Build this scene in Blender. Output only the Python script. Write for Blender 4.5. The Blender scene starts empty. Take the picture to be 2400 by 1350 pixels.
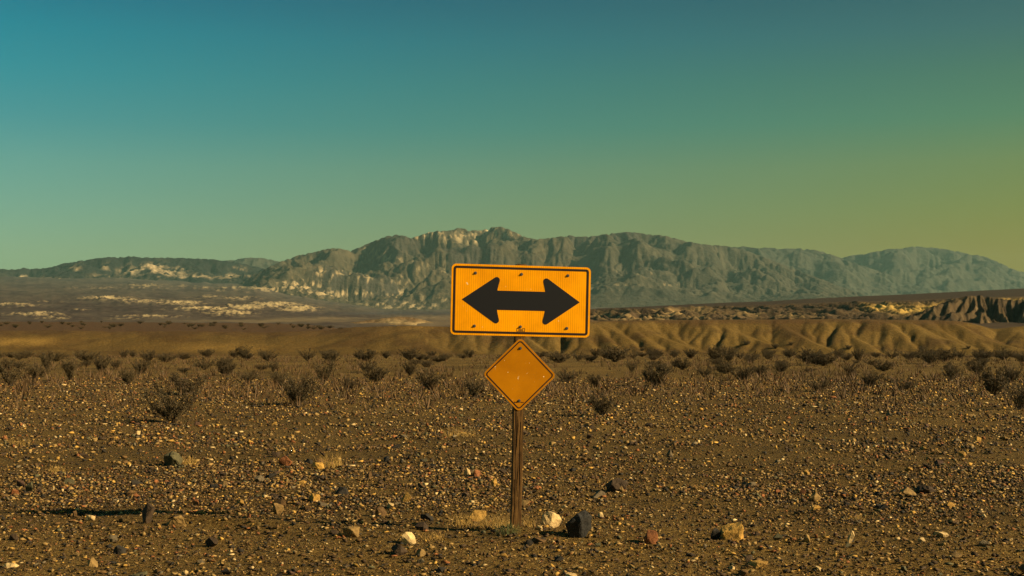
import bpy, bmesh, math, random
import numpy as np
from mathutils import Vector, Matrix, Euler

S = bpy.context.scene
COL = S.collection
F, H_CAM, HORIZ = 3000.0, 1.685, 790.0        # focal length in photo pixels, eye height, horizon row

# ------------------------------------------------------------------ camera
cam = bpy.data.cameras.new('camera')
cam_ob = bpy.data.objects.new('camera', cam)
COL.objects.link(cam_ob)
cam_ob.location = (0, 0, H_CAM)
cam_ob.rotation_euler = (math.pi / 2, 0, 0)
cam.sensor_width = 36
cam.lens = 36 * F / 2400
cam.shift_y = (HORIZ - 675) / 2400
cam.clip_start = 0.1
cam.clip_end = 60000
S.camera = cam_ob

# ------------------------------------------------------------------ light
SUN_EL, SUN_AZ = math.radians(26.5), math.radians(107)
EXPO = 0.8
S.view_settings.view_transform = 'Standard'
S.view_settings.look = 'None'
S.view_settings.gamma = 1
S.view_settings.use_curve_mapping = False
S.view_settings.exposure = EXPO
S.render.engine = 'CYCLES'
S.cycles.max_bounces = 6
S.cycles.volume_bounces = 1
S.cycles.use_denoising = True

sun = bpy.data.lights.new('sun', 'SUN')
sun.energy = 5.0
sun.angle = math.radians(0.5)
sun.color = (1.0, 0.83, 0.54)
sun_ob = bpy.data.objects.new('sun', sun)
COL.objects.link(sun_ob)
sdir = Vector((math.sin(SUN_AZ) * math.cos(SUN_EL), math.cos(SUN_AZ) * math.cos(SUN_EL), math.sin(SUN_EL)))
sun_ob.rotation_euler = sdir.to_track_quat('Z', 'Y').to_euler()
sun_ob.location = (60, -20, 40)

world = bpy.data.worlds.new('World')
S.world = world
world.use_nodes = True
nt = world.node_tree
for n in list(nt.nodes):
    nt.nodes.remove(n)
def wn(t, **k):
    n = nt.nodes.new(t)
    for a, b in k.items():
        setattr(n, a, b)
    return n
w_out = wn('ShaderNodeOutputWorld'); w_bg = wn('ShaderNodeBackground')
sky = wn('ShaderNodeTexSky', sky_type='NISHITA', sun_disc=False)
sky.sun_elevation = SUN_EL; sky.sun_rotation = SUN_AZ
w_bg.inputs['Strength'].default_value = 0.1
tc = wn('ShaderNodeTexCoord'); sep = wn('ShaderNodeSeparateXYZ')
nt.links.new(tc.outputs['Generated'], sep.inputs[0])
def lin(c):
    c = c / 255.0
    return c / 12.92 if c <= 0.04045 else ((c + 0.055) / 1.055) ** 2.4
# sky colours in the photograph at two azimuths and, beside them, the untinted sky there: their ratio is a
# smooth colour grade over elevation and azimuth
ROWS = [5, 100, 200, 300, 400, 500, 600]
T_L = [(20.0, 116.5, 139.1), (25.4, 133.3, 147.9), (44.5, 142.6, 151.1), (68.4, 148.4, 149.0), (99.5, 159.5, 145.5), (119.2, 164.7, 139.3), (136.8, 165.1, 125.3)]
T_R = [(43.1, 90.0, 97.5), (54.3, 102.7, 102.7), (66.5, 114.5, 95.2), (77.8, 125.3, 93.2), (105.8, 127.9, 75.1), (118.3, 124.4, 52.9), (129.8, 111.4, 9.9)]
N_L = [(.2243, .3394, .4731), (.246, .3666, .4956), (.2776, .4045, .5215), (.317, .4478, .5416), (.365, .4939, .5487), (.4222, .5357, .5312), (.4779, .5482, .4642)]
N_R = [(.2064, .2946, .4153), (.225, .3257, .4345), (.2487, .3532, .449), (.2798, .3857, .4599), (.3185, .4204, .4601), (.3644, .4509, .4394), (.4094, .4581, .3814)]
def ramp(T, N):
    r = wn('ShaderNodeValToRGB')
    el = r.color_ramp.elements
    while len(el) > 1:
        el.remove(el[0])
    pts = []
    for py, t, n in zip(ROWS, T, N):
        z = math.sin(math.atan((HORIZ - py) / F))
        pts.append((z, [lin(t[k]) / 2 ** EXPO / n[k] for k in range(3)]))
    pts.sort()
    el[0].position = pts[0][0]; el[0].color = (*pts[0][1], 1)
    for z, c in pts[1:]:
        e = el.new(z); e.color = (*c, 1)
    nt.links.new(sep.outputs['Z'], r.inputs[0])
    return r
rl, rr = ramp(T_L, N_L), ramp(T_R, N_R)
mr = wn('ShaderNodeMapRange')
mr.inputs['From Min'].default_value = -0.364; mr.inputs['From Max'].default_value = 0.364
nt.links.new(sep.outputs['X'], mr.inputs['Value'])
def mixc(tree, a, b, fac, mode='MIX'):
    m = tree.nodes.new('ShaderNodeMix'); m.data_type = 'RGBA'; m.blend_type = mode
    for sock, v in ((m.inputs[0], fac), (m.inputs[6], a), (m.inputs[7], b)):
        if hasattr(v, 'is_output'):
            tree.links.new(v, sock)
        else:
            sock.default_value = v
    return m.outputs[2]
grade = mixc(nt, rl.outputs[0], rr.outputs[0], mr.outputs[0])
tinted = mixc(nt, sky.outputs[0], grade, 1.0, 'MULTIPLY')
nt.links.new(tinted, w_bg.inputs['Color'])
nt.links.new(w_bg.outputs[0], w_out.inputs['Surface'])

# ------------------------------------------------------------------ helpers
rng = np.random.default_rng(7)
random.seed(7)
def ground_pt(px, py):
    """photo pixel on the plain -> x, y"""
    ds = np.linspace(7, 330, 20000)
    rows = HORIZ + F * (H_CAM - plain_z(ds)) / ds
    d = float(np.interp(-py, -rows, ds))
    return (px - 1200) / F * d, d
def interp(pts, x):
    p = np.array(pts, float)
    return np.interp(x, p[:, 0], p[:, 1])
def smooth(a, n):
    k = np.hanning(n + 2)[1:-1]; k /= k.sum()
    return np.convolve(np.pad(a, (n // 2, n - 1 - n // 2), mode='edge'), k, mode='valid')
def sstep(a, b, x):
    t = np.clip((x - a) / (b - a), 0, 1)
    return t * t * (3 - 2 * t)

_P = rng.permutation(512); _P = np.concatenate([_P, _P, _P])
_A = rng.uniform(0, 2 * np.pi, 512); _GX, _GY = np.cos(_A), np.sin(_A)
def perlin(x, y):
    xi = np.floor(x).astype(np.int64); yi = np.floor(y).astype(np.int64)
    xf, yf = x - xi, y - yi
    u = xf ** 3 * (xf * (xf * 6 - 15) + 10); v = yf ** 3 * (yf * (yf * 6 - 15) + 10)
    def g(i, j):
        h = _P[(_P[(xi + i) % 512] + yi + j) % 512]
        return _GX[h] * (xf - i) + _GY[h] * (yf - j)
    a = g(0, 0) * (1 - u) + g(1, 0) * u
    b = g(0, 1) * (1 - u) + g(1, 1) * u
    return (a * (1 - v) + b * v) * 1.5
def fbm(x, y, o=5, gain=.5):
    s, a, t = 0, 1, 0
    for k in range(o):
        s = s + a * perlin(x * 2.03 ** k + 17.3 * k, y * 2.03 ** k + 9.1 * k); t += a; a *= gain
    return s / t
def ridged(x, y, o=5, gain=.5):
    s, a, t, w = 0, 1, 0, 1
    for k in range(o):
        n = (1 - np.abs(perlin(x * 2.03 ** k + 31.7 * k, y * 2.03 ** k + 5.3 * k))) ** 2
        s = s + a * n * w; t += a; a *= gain; w = np.clip(n * 1.3, 0, 1)
    return s / t

def carve(h, base, up=0.0, iters=40, K=.02, m=.5, ax=1.0, ay=1.0, diff=.1):
    """stream-power erosion on a height grid: every cell drains to its steepest neighbour, streams cut in
    proportion to the area they drain, slopes creep (heights and cell sizes in the same unit)"""
    R, C = h.shape; N = R * C
    idx = np.arange(N).reshape(R, C)
    offs = [(-1, -1), (-1, 0), (-1, 1), (0, -1), (0, 1), (1, -1), (1, 0), (1, 1)]
    tg = [np.clip(np.arange(R) + a, 0, R - 1)[:, None] * C + np.clip(np.arange(C) + b, 0, C - 1)[None, :] for a, b in offs]
    bm_ = base.ravel(); own = np.arange(N)
    up = np.broadcast_to(np.asarray(up, float), (R, C)).ravel() * (~bm_)
    for _ in range(iters):
        hp = np.pad(h, 1, mode='edge')
        best = np.zeros((R, C)); rec = idx.copy(); dd = np.ones((R, C))
        for (a, b), t_ in zip(offs, tg):
            d = math.hypot(a * ay, b * ax)
            sl = (h - hp[1 + a:R + 1 + a, 1 + b:C + 1 + b]) / d
            ok = sl > best
            best = np.where(ok, sl, best); rec = np.where(ok, t_, rec); dd = np.where(ok, d, dd)
        recf = np.where(bm_, own, rec.ravel())
        order = np.argsort(-h.ravel())
        A = [ax * ay] * N; rl = recf.tolist(); ol = order.tolist()
        for i in ol:
            j = rl[i]
            if j != i:
                A[j] += A[i]
        Fl = (K * np.array(A) ** m / dd.ravel()).tolist(); hl = (h.ravel() + up).tolist()
        for i in reversed(ol):
            j = rl[i]
            if j != i:
                v = hl[j]
                if hl[i] > v:
                    hl[i] = (hl[i] + Fl[i] * v) / (1 + Fl[i])
        h = np.array(hl).reshape(R, C)
        p_ = np.pad(h, 1, mode='edge')
        h = np.where(base, h, h + diff * (p_[2:, 1:-1] + p_[:-2, 1:-1] + p_[1:-1, 2:] + p_[1:-1, :-2] - 4 * h))
    return h
def blur(h, k=1):
    for _ in range(k):
        p = np.pad(h, 1, mode='edge')
        h = (p[1:-1, 1:-1] * 4 + p[:-2, 1:-1] + p[2:, 1:-1] + p[1:-1, :-2] + p[1:-1, 2:]) / 8
    return h

def grid_mesh(name, X, Y, Z, color, mat, flip=False, wrap=False):
    R, C = X.shape
    me = bpy.data.meshes.new(name)
    n = R * C
    me.vertices.add(n)
    me.vertices.foreach_set('co', np.stack([X, Y, Z], -1).astype(np.float32).ravel())
    r, c = np.meshgrid(np.arange(R - 1), np.arange(C - 1), indexing='ij')
    a = (r * C + c).ravel()
    q = np.stack([a, a + 1, a + C + 1, a + C], -1)
    if flip:
        q = q[:, ::-1]
    m = len(q)
    me.loops.add(m * 4); me.loops.foreach_set('vertex_index', q.astype(np.int32).ravel())
    me.polygons.add(m)
    me.polygons.foreach_set('loop_start', np.arange(0, m * 4, 4, dtype=np.int32))
    me.update(calc_edges=True)
    me.polygons.foreach_set('use_smooth', np.ones(m, bool))
    if color is not None:
        at = me.color_attributes.new('rock', 'FLOAT_COLOR', 'POINT')
        rgba = np.ones((n, 4), np.float32); rgba[:, :3] = color.reshape(-1, 3)
        at.data.foreach_set('color', rgba.ravel())
    me.materials.append(mat)
    ob = bpy.data.objects.new(name, me)
    COL.objects.link(ob)
    return ob
def structure(ob, label=None):
    ob['kind'] = 'structure'
    if label:
        ob['label'] = label
    return ob
def thing(ob, label, cat, group=None):
    ob['label'] = label; ob['category'] = cat; ob['kind'] = 'thing'
    if group:
        ob['group'] = group
    return ob

# ------------------------------------------------------------------ materials
def new_mat(name):
    m = bpy.data.materials.new(name); m.use_nodes = True
    t = m.node_tree
    for n in list(t.nodes):
        t.nodes.remove(n)
    o = t.nodes.new('ShaderNodeOutputMaterial'); p = t.nodes.new('ShaderNodeBsdfPrincipled')
    t.links.new(p.outputs[0], o.inputs['Surface'])
    return m, t, p
def noise(t, scale, detail=4, coord=None, rough=.6):
    n = t.nodes.new('ShaderNodeTexNoise'); n.inputs['Scale'].default_value = scale
    n.inputs['Detail'].default_value = detail; n.inputs['Roughness'].default_value = rough
    if coord is None:
        c = t.nodes.new('ShaderNodeTexCoord'); coord = c.outputs['Object']
    t.links.new(coord, n.inputs['Vector'])
    return n
def vramp(t, src, pts):
    r = t.nodes.new('ShaderNodeValToRGB'); el = r.color_ramp.elements
    while len(el) > 1:
        el.remove(el[0])
    el[0].position = pts[0][0]; el[0].color = (*pts[0][1], 1)
    for z, c in pts[1:]:
        e = el.new(z); e.color = (*c, 1)
    t.links.new(src, r.inputs[0])
    return r.outputs[0]
def g3(v):
    return (v, v, v)
def bump(t, p, src, strength, dist):
    b = t.nodes.new('ShaderNodeBump'); b.inputs['Strength'].default_value = strength
    b.inputs['Distance'].default_value = dist
    t.links.new(src, b.inputs['Height']); t.links.new(b.outputs[0], p.inputs['Normal'])
    return b
def terrain_mat(name, scale, lo=.7, hi=1.3, bump_d=0, bump_s=.5):
    m, t, p = new_mat(name)
    a = t.nodes.new('ShaderNodeAttribute'); a.attribute_name = 'rock'
    n = noise(t, scale, 8, rough=.65)
    v = vramp(t, n.outputs['Fac'], [(.3, g3(lo)), (.7, g3(hi))])
    t.links.new(mixc(t, a.outputs['Color'], v, 1.0, 'MULTIPLY'), p.inputs['Base Color'])
    p.inputs['Roughness'].default_value = 1; p.inputs['Specular IOR Level'].default_value = .05
    if bump_d:
        bump(t, p, n.outputs['Fac'], bump_s, bump_d)
    return m
def flat_mat(name, c, rough=.6, spec=.3, metal=0):
    m, t, p = new_mat(name)
    p.inputs['Base Color'].default_value = (*c, 1); p.inputs['Roughness'].default_value = rough
    p.inputs['Specular IOR Level'].default_value = spec; p.inputs['Metallic'].default_value = metal
    return m

# ------------------------------------------------------------------ the plain
def plain_z(d):
    d = np.asarray(d, float)
    d0 = 73.0
    row0 = HORIZ + F * H_CAM / d0
    row = 833 + (row0 - 833) * np.exp(-(d - d0) / 28.0)
    far = H_CAM - (row - HORIZ) / F * d
    z = np.where(d < d0, 0.0, far)
    z330 = H_CAM - (833 - HORIZ) / F * 330.0
    return np.where(d > 330, z330 - 6 * (1 - np.exp(-(d - 330) / 100)), z)
def relief(x, y):
    fade = 1 - sstep(60, 140, np.hypot(x, y))
    near = 1 - sstep(14, 30, np.hypot(x, y))
    return fade * (.05 * fbm(x * .35, y * .35, 3) + .035 * fbm(x * 1.3 + 5, y * 1.3, 3)) + near * .012 * fbm(x * 5, y * 5, 3)
def mound(x, y):
    """a low rise in front of the shadow of the diamond, and soil heaped round the foot of the post"""
    return (.066 * np.exp(-((x + 2.72) / .74) ** 4 - ((y - (11.1 + .305 * (.04 - x) - .24)) / .15) ** 2)
            + .040 * np.exp(-((x - .05) / .22) ** 2 - ((y - 11.12) / .20) ** 2))
_R0 = float(relief(np.array([.037]), np.array([11.1]))[0])
def ground_z(x, y):
    x = np.asarray(x, float); y = np.asarray(y, float)
    return plain_z(np.hypot(x, y) * np.where(y > 0, 1, 1)) + relief(x, y) + mound(x, y) - _R0 * (1 - sstep(8, 30, np.abs(np.hypot(x, y) - 11)))
ang = np.concatenate([np.linspace(-180, -30, 61)[:-1], np.linspace(-30, 30, 321), np.linspace(30, 180, 61)[1:]])
rad = np.concatenate([[0.02], np.geomspace(1, 7.5, 14), np.geomspace(7.7, 18, 150), np.geomspace(18.2, 330, 110), np.geomspace(345, 11800, 26)])
A, D = np.meshgrid(np.radians(ang), rad)
GX, GY = np.sin(A) * D, np.cos(A) * D
GZ = ground_z(GX, GY)
m, t, p = new_mat('desert_gravel_soil')
nz = noise(t, 1.1, 8); nf = noise(t, 60, 6, rough=.8); nb = noise(t, .12, 4)
v1 = t.nodes.new('ShaderNodeTexVoronoi'); v1.inputs['Scale'].default_value = 45
c0 = t.nodes.new('ShaderNodeTexCoord'); t.links.new(c0.outputs['Object'], v1.inputs['Vector'])
base = vramp(t, nz.outputs['Fac'], [(.3, (.082, .043, .009)), (.5, (.134, .071, .014)), (.7, (.194, .107, .021))])
v3 = t.nodes.new('ShaderNodeTexVoronoi'); v3.inputs['Scale'].default_value = 105
t.links.new(c0.outputs['Object'], v3.inputs['Vector'])
PAL = [(0.0, (0.0169, 0.0107, 0.0045)), (0.22, (0.0376, 0.0214, 0.0075)), (0.42, (0.0987, 0.0534, 0.0135)), (0.6, (0.141, 0.0819, 0.0195)), (0.78, (0.2021, 0.1202, 0.0285)), (0.9, (0.3102, 0.1869, 0.0488)), (1, (0.517, 0.356, 0.1275))]
def cells(v):
    sp_ = t.nodes.new('ShaderNodeSeparateColor'); t.links.new(v.outputs['Color'], sp_.inputs[0])
    return vramp(t, sp_.outputs[0], PAL)
peb, grit = cells(v1), cells(v3)
fine = vramp(t, nf.outputs['Fac'], [(.35, g3(.6)), (.65, g3(1.4))])
big = vramp(t, nb.outputs['Fac'], [(.35, g3(.72)), (.65, g3(1.25))])
c1 = mixc(t, peb, grit, .55); c1 = mixc(t, base, c1, .62); c2 = mixc(t, c1, fine, .8, 'MULTIPLY')
# the paler grit of the road shoulder in front
sx = t.nodes.new('ShaderNodeSeparateXYZ'); t.links.new(c0.outputs['Object'], sx.inputs[0])
ad = t.nodes.new('ShaderNodeMath'); ad.operation = 'MULTIPLY_ADD'; ad.inputs[1].default_value = 3.0
t.links.new(nz.outputs['Fac'], ad.inputs[0]); t.links.new(sx.outputs['Y'], ad.inputs[2])
mg = t.nodes.new('ShaderNodeMapRange'); mg.inputs['From Min'].default_value = 13.4; mg.inputs['From Max'].default_value = 11.6
t.links.new(ad.outputs[0], mg.inputs['Value'])
shoulder = mixc(t, (1, 1, 1, 1), (1.35, 1.33, 1.25, 1), mg.outputs[0])
c2 = mixc(t, c2, shoulder, 1.0, 'MULTIPLY')
t.links.new(mixc(t, c2, big, 1.0, 'MULTIPLY'), p.inputs['Base Color'])
p.inputs['Roughness'].default_value = .95; p.inputs['Specular IOR Level'].default_value = .1
v2 = t.nodes.new('ShaderNodeTexVoronoi'); v2.inputs['Scale'].default_value = 24
t.links.new(c0.outputs['Object'], v2.inputs['Vector'])
hm = t.nodes.new('ShaderNodeMath'); hm.operation = 'MULTIPLY_ADD'; hm.inputs[1].default_value = -.8
hm2 = t.nodes.new('ShaderNodeMath'); hm2.operation = 'MULTIPLY_ADD'; hm2.inputs[1].default_value = -.5
t.links.new(v3.outputs['Distance'], hm2.inputs[0]); t.links.new(nf.outputs['Fac'], hm2.inputs[2])
t.links.new(v2.outputs['Distance'], hm.inputs[0]); t.links.new(hm2.outputs[0], hm.inputs[2])
bump(t, p, hm.outputs[0], 1.0, .035)
structure(grid_mesh('ground', GX, GY, GZ, None, m, flip=True), 'brown stony desert plain')

# ------------------------------------------------------------------ hills and mountains
def blobs(PX, PY, lst, warp=14):
    """rock-colour patches: (px, py, half-width, half-height, strength)"""
    wx = fbm(PX / 45, PY / 18, 4) * warp; wy = fbm(PX / 45 + 50, PY / 18 + 7, 4) * warp * .5
    m_ = np.zeros_like(PX)
    for (bx, by, rx, ry, s) in lst:
        q = ((PX + wx - bx) / rx) ** 2 + ((PY + wy - by) / ry) ** 2
        m_ = np.maximum(m_, s * np.exp(-q * .9))
    return m_
def fan(name, mat, px, d_rows, height, colour, crest=None, crest_fix=1.0, er=None, unit=None, env=None, pre_blur=0, label=None, er_mask=None, detail=None):
    """a hill as a height grid: columns spread in azimuth, rows in distance"""
    PX, DD = np.meshgrid(px, d_rows)
    X = (PX - 1200) / F * DD
    Z = height(PX, DD, X)
    if er:
        q = dict(er)
        if 'kmap' in q:
            q['K'] = q['K'] * q.pop('kmap')(PX, DD).ravel()
        up_ = q.pop('up')(PX, DD, X) if 'up' in q else 0.0
        base = q.pop('base')(PX, DD) if 'base' in q else np.zeros(Z.shape, bool)
        base[0] = True
        Z0 = Z
        Z = carve(Z / unit, base, up_, **q) * unit
        if er_mask is not None:
            k_ = er_mask(PX, DD)
            Z = Z * k_ + Z0 * (1 - k_)
    if detail is not None:
        Z = Z + detail(PX, DD, X)
    if crest is not None:
        target = (HORIZ - crest) / F
        e = env(PX, DD) if env is not None else 1.0
        for wdw in (41, 21, 13):
            sl_ = (Z - H_CAM) / DD
            have = sl_.max(0); dcrest = d_rows[np.argmax(sl_, 0)]
            Z = Z + smooth((target - have) * dcrest, wdw)[None, :] * e
        # never above the outline
        Z = np.minimum(Z, H_CAM + target[None, :] * DD)
    PY = HORIZ - (Z - H_CAM) / DD * F
    ob = grid_mesh(name, X, DD, Z, colour(PX, PY, X, DD, Z), mat)
    return structure(ob, label)
def mix3(a, b, f):
    f = np.clip(f, 0, 1)[..., None]
    return np.asarray(a) * (1 - f) + np.asarray(b) * f

M_mtn = terrain_mat('mountain_rock', .03, .66, 1.34, 16, .8)
M_hill = terrain_mat('badland_rock', .25, .62, 1.38, 1.6, .8)
M_ridge = terrain_mat('ridge_silt', 1.6, .68, 1.32, .3, .8)
M_valley = terrain_mat('valley_alluvium', .03, .75, 1.25, 3, .4)

# --- front badland ridge
px = np.arange(-420, 2860, 3.6)
d_rows = np.concatenate([np.linspace(298, 356, 100), np.linspace(358, 640, 32)])
crest_r = interp([(-420, 778), (0, 776), (120, 774), (260, 777), (420, 776), (620, 779), (760, 775), (830, 768), (950, 766), (1060, 769), (1200, 764), (1370, 757),
                  (1480, 754), (1700, 752), (1950, 751), (2150, 753), (2270, 756), (2330, 772), (2400, 766), (2500, 760), (2860, 764)], px)
def ridge_h(PX, DD, X):
    cr = np.interp(PX, px, crest_r)
    zb = H_CAM - (833 - HORIZ) / F * DD - .1
    ds = 312 + 3 * fbm(PX / 160, PX * 0 + 3, 3) - 4 * sstep(1000, 1500, PX) + 3 * (1 - sstep(700, 1200, PX))
    dc = 343 + 3 * fbm(PX / 140 + 9, PX * 0 + 1, 3)
    tt = np.clip((DD - ds) / (dc - ds), 0, 1)
    zc = H_CAM + (HORIZ - cr) / F * dc
    s = tt ** 1.25 * .55 + sstep(0, 1, tt) * .45
    back_row = interp([(-420, 752), (300, 755), (640, 758), (800, 764), (1000, 775), (1200, 790), (2860, 790)], PX)
    zbk = H_CAM + (HORIZ - back_row) / F * 640
    tb = np.clip((DD - dc) / (640 - dc), 0, 1)
    left = 1 - sstep(700, 1150, PX)
    top = zc + (zbk - zc) * tb
    back = left * top + (1 - left) * (zc - 9 * sstep(0, .35, tb) + .5)
    z = np.where(DD < dc, zb + (zc - zb) * s, back)
    # shallow hollows for the streams to follow; they lean a little, as the noses do
    lean = X + (DD - 325) * np.where(PX > 1000, .45, -.9)
    z = z + 1.9 * sstep(900, 1400, PX) * fbm(lean / 25 + 4, DD / 60, 2) * sstep(0, .5, tt) * (1 - .7 * sstep(.8, 1, tt)) * (DD < dc)
    z = z + (.34 + .62 * sstep(800, 1350, PX)) * fbm(lean / 11, DD / 40, 2) * sstep(0, .5, tt) * (1 - .6 * sstep(.8, 1, tt)) * (DD < dc)
    z = z + (.16 + .36 * sstep(800, 1350, PX)) * fbm(lean / 5, DD / 9, 3) * sstep(0, .2, tt) * (1 - .5 * sstep(.8, 1, tt)) * (DD < dc)
    return z + .22 * fbm(X / 2.2, DD / 5, 3) * left * (DD > dc)
def ridge_c(PX, PY, X, DD, Z):
    n = fbm(X / 12, DD / 14, 4) + .5 * fbm(X / 2.6, DD / 4, 3)
    c = mix3((.104, .060, .015), (.140, .083, .022), .5 + n)
    c = mix3(c, (.088, .050, .015), (1 - sstep(800, 1300, PX)) * .55)
    c = mix3(c, (.070, .038, .013), sstep(-.05, .3, fbm(X / 16 + 5, DD / 12, 5, .6)) * .75)
    c = mix3(c, (.235, .130, .030), blobs(PX, PY, [(50, 801, 90, 9, 1), (520, 815, 120, 10, .5), (980, 765, 30, 8, .5)]))
    plateau = sstep(343, 349, DD + 3 * n) * (1 - sstep(700, 1100, PX)) + (1 - sstep(700, 1100, PX)) * .55 * (1 - sstep(775, 792, PY + 10 * n))
    c = mix3(c, (.082, .044, .020), plateau * .95)
    top = (PX > 1200) * (1 - sstep(754, 763, PY + 8 * n))
    c = mix3(c, (.088, .047, .018), top * .75)
    return c
fan('front_ridge', M_ridge, px, d_rows, ridge_h, ridge_c, crest=None,
    er=dict(iters=34, K=.040, ax=.4, ay=.57, diff=.135, base=lambda P, D_: D_ < 309), unit=1.0, er_mask=lambda P, D_: (1 - sstep(345, 356, D_)) * (.04 + .96 * sstep(850, 1380, P)), label='fluted tan badland ridge across the plain')

# --- small pale hill behind the ridge, left of the sign
px = np.arange(690, 1130, 3.0); d_rows = np.linspace(660, 800, 60)
cr_s = interp([(690, 778), (740, 768), (790, 760), (850, 752), (890, 747), (930, 742), (960, 743), (990, 749), (1020, 757), (1060, 764), (1130, 778)], px)
def small_h(PX, DD, X):
    cr = np.interp(PX, px, cr_s)
    dc = 740
    tt = np.clip(1 - np.abs(DD - dc) / 75, 0, 1)
    z0 = H_CAM + (HORIZ - 776) / F * DD
    zc = H_CAM + (HORIZ - cr) / F * dc
    return z0 + (zc - z0) * tt ** .9 + 2.6 * fbm(X / 13, DD / 20, 4) * sstep(0, .3, tt)
def small_c(PX, PY, X, DD, Z):
    c = mix3((.105, .062, .028), (.17, .105, .045), .5 + fbm(X / 15, DD / 15, 4))
    return mix3(c, (.42, .28, .12), blobs(PX, PY, [(925, 755, 30, 6, .9), (975, 758, 28, 5, .9), (1000, 765, 20, 4, .7), (870, 760, 22, 4, .5)]))
fan('pale_badland_hill', M_hill, px, d_rows, small_h, small_c, crest=cr_s, er=dict(iters=24, K=.022, ax=.72, ay=2.4, diff=.03), unit=1.0, env=lambda P, D_: sstep(660, 735, D_), label='small eroded hill behind the front ridge')

# --- middle hills on the right: a sloping dark bench over eroded badlands
px = np.arange(1180, 2900, 3.4)
d_rows = np.concatenate([np.linspace(640, 1120, 130), np.linspace(1130, 1700, 30)])
cr_m = interp([(1180, 742), (1280, 733), (1390, 723), (1500, 719), (1600, 714), (1700, 709), (1800, 706), (1900, 700), (2000, 695), (2100, 691), (2200, 686), (2300, 681), (2400, 676), (2600, 664), (2900, 650)], px)
def mid_h(PX, DD, X):
    cr = np.interp(PX, px, cr_m)
    de = 1090
    row_b, row_e = 772, cr + (735 - cr) * .30
    tt = np.clip((DD - 680) / (de - 680), 0, 1)
    zb = H_CAM + (HORIZ - row_b) / F * DD
    ze = H_CAM + (HORIZ - row_e) / F * de
    front = zb + (ze - zb) * (tt ** 1.3)
    t2 = np.clip((DD - de) / (1600 - de), 0, 1)
    zt = H_CAM + (HORIZ - cr) / F * 1600
    z = np.where(DD < de, front, ze + (zt - ze) * t2)
    warp = 14 * fbm(X / 60, DD / 80, 3)
    r = ridged((X + warp + (DD - 800) * .5) / 26, (DD + warp) / 60, 4)
    e = sstep(.0, .25, tt) * (1 - sstep(.82, 1.0, tt))
    return z + (r - .55) * 13 * e + np.where(DD > de, .5 * fbm(X / 30, DD / 60, 3), 0)
def mid_c(PX, PY, X, DD, Z):
    n = fbm(X / 40, DD / 60, 4)
    n = .6 * n + .6 * fbm((X + DD * .8) / 9, DD / 30, 4)
    c = mix3((.046, .028, .015), (.100, .062, .030), .5 + 1.2 * n)
    pale = blobs(PX, PY, [(1440, 741, 50, 6, .7), (1500, 745, 70, 5, .8), (1560, 736, 60, 9, .8), (1640, 728, 40, 8, .5), (1750, 733, 60, 7, .5), (1660, 743, 60, 4, .6), (1850, 740, 70, 4, .5),
                          (1900, 727, 50, 6, .35), (1410, 735, 30, 6, .4)], 20) * sstep(-.25, .25, fbm(X / 16 + 3, DD / 40, 4))
    c = mix3(c, (.36, .225, .085), np.clip(pale * 1.3, 0, 1))
    yel = blobs(PX, PY, [(2080, 722, 40, 7, 1), (2140, 727, 45, 7, 1), (2060, 715, 30, 4, .9), (2190, 718, 40, 4, .9), (2230, 713, 30, 3, .7), (2380, 704, 40, 4, .9)], 16)
    c = mix3(c, (.62, .37, .085), yel)
    c = mix3(c, (.046, .028, .018), sstep(1080, 1110, DD + 20 * n) * .9)
    return c
fan('middle_hills', M_hill, px, d_rows, mid_h, mid_c, crest=cr_m, env=lambda P, D_: sstep(700, 1600, D_),
    er=dict(iters=14, K=.010, ax=1.05, ay=3.7, diff=.008), unit=1.0, er_mask=lambda P, D_: 1 - sstep(1060, 1150, D_), label='dark sloping bench above eroded badlands')

# --- black gullied hill at the right edge
px = np.arange(1960, 2760, 2.4); d_rows = np.linspace(640, 860, 90)
cr_k = interp([(1960, 778), (2040, 766), (2100, 750), (2150, 733), (2190, 716), (2230, 702), (2262, 694), (2300, 692), (2340, 700), (2380, 703), (2420, 700), (2480, 712), (2560, 735), (2640, 755), (2760, 778)], px)
def dark_h(PX, DD, X):
    cr = np.interp(PX, px, cr_k)
    dc = 775
    tt = np.clip(np.where(DD < dc, (DD - 655) / (dc - 655), 1 - (DD - dc) / 90), 0, 1)
    z0 = H_CAM + (HORIZ - 780) / F * DD
    zc = H_CAM + (HORIZ - cr) / F * dc
    e = sstep(0, .2, tt) * (1 - sstep(.85, 1, tt))
    warp = 5 * fbm(X / 25, DD / 30, 3)
    return z0 + (zc - z0) * tt ** 1.15 + 5 * fbm((X + warp - (DD - 700) * .6) / 26, DD / 40, 4) * sstep(0, .3, tt)
def dark_c(PX, PY, X, DD, Z):
    c = mix3((.038, .025, .014), (.095, .060, .027), .5 + 1.3 * fbm(X / 18, DD / 25, 4))
    s = blobs(PX, PY, [(2300, 744, 12, 12, .9), (2325, 752, 26, 4, .8), (2200, 722, 30, 6, .35), (2290, 725, 12, 12, .6), (2375, 712, 30, 4, .7)], 10)
    return mix3(c, (.20, .13, .06), s * sstep(-.1, .15, fbm(X / 7, DD / 14, 4)))
fan('dark_badland_hill', M_hill, px, d_rows, dark_h, dark_c, crest=cr_k, env=lambda P, D_: sstep(655, 770, D_), er=dict(iters=40, K=.10, ax=.62, ay=2.4, diff=.02), unit=1.0, label='dark gullied hill in front of the bench')

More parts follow.
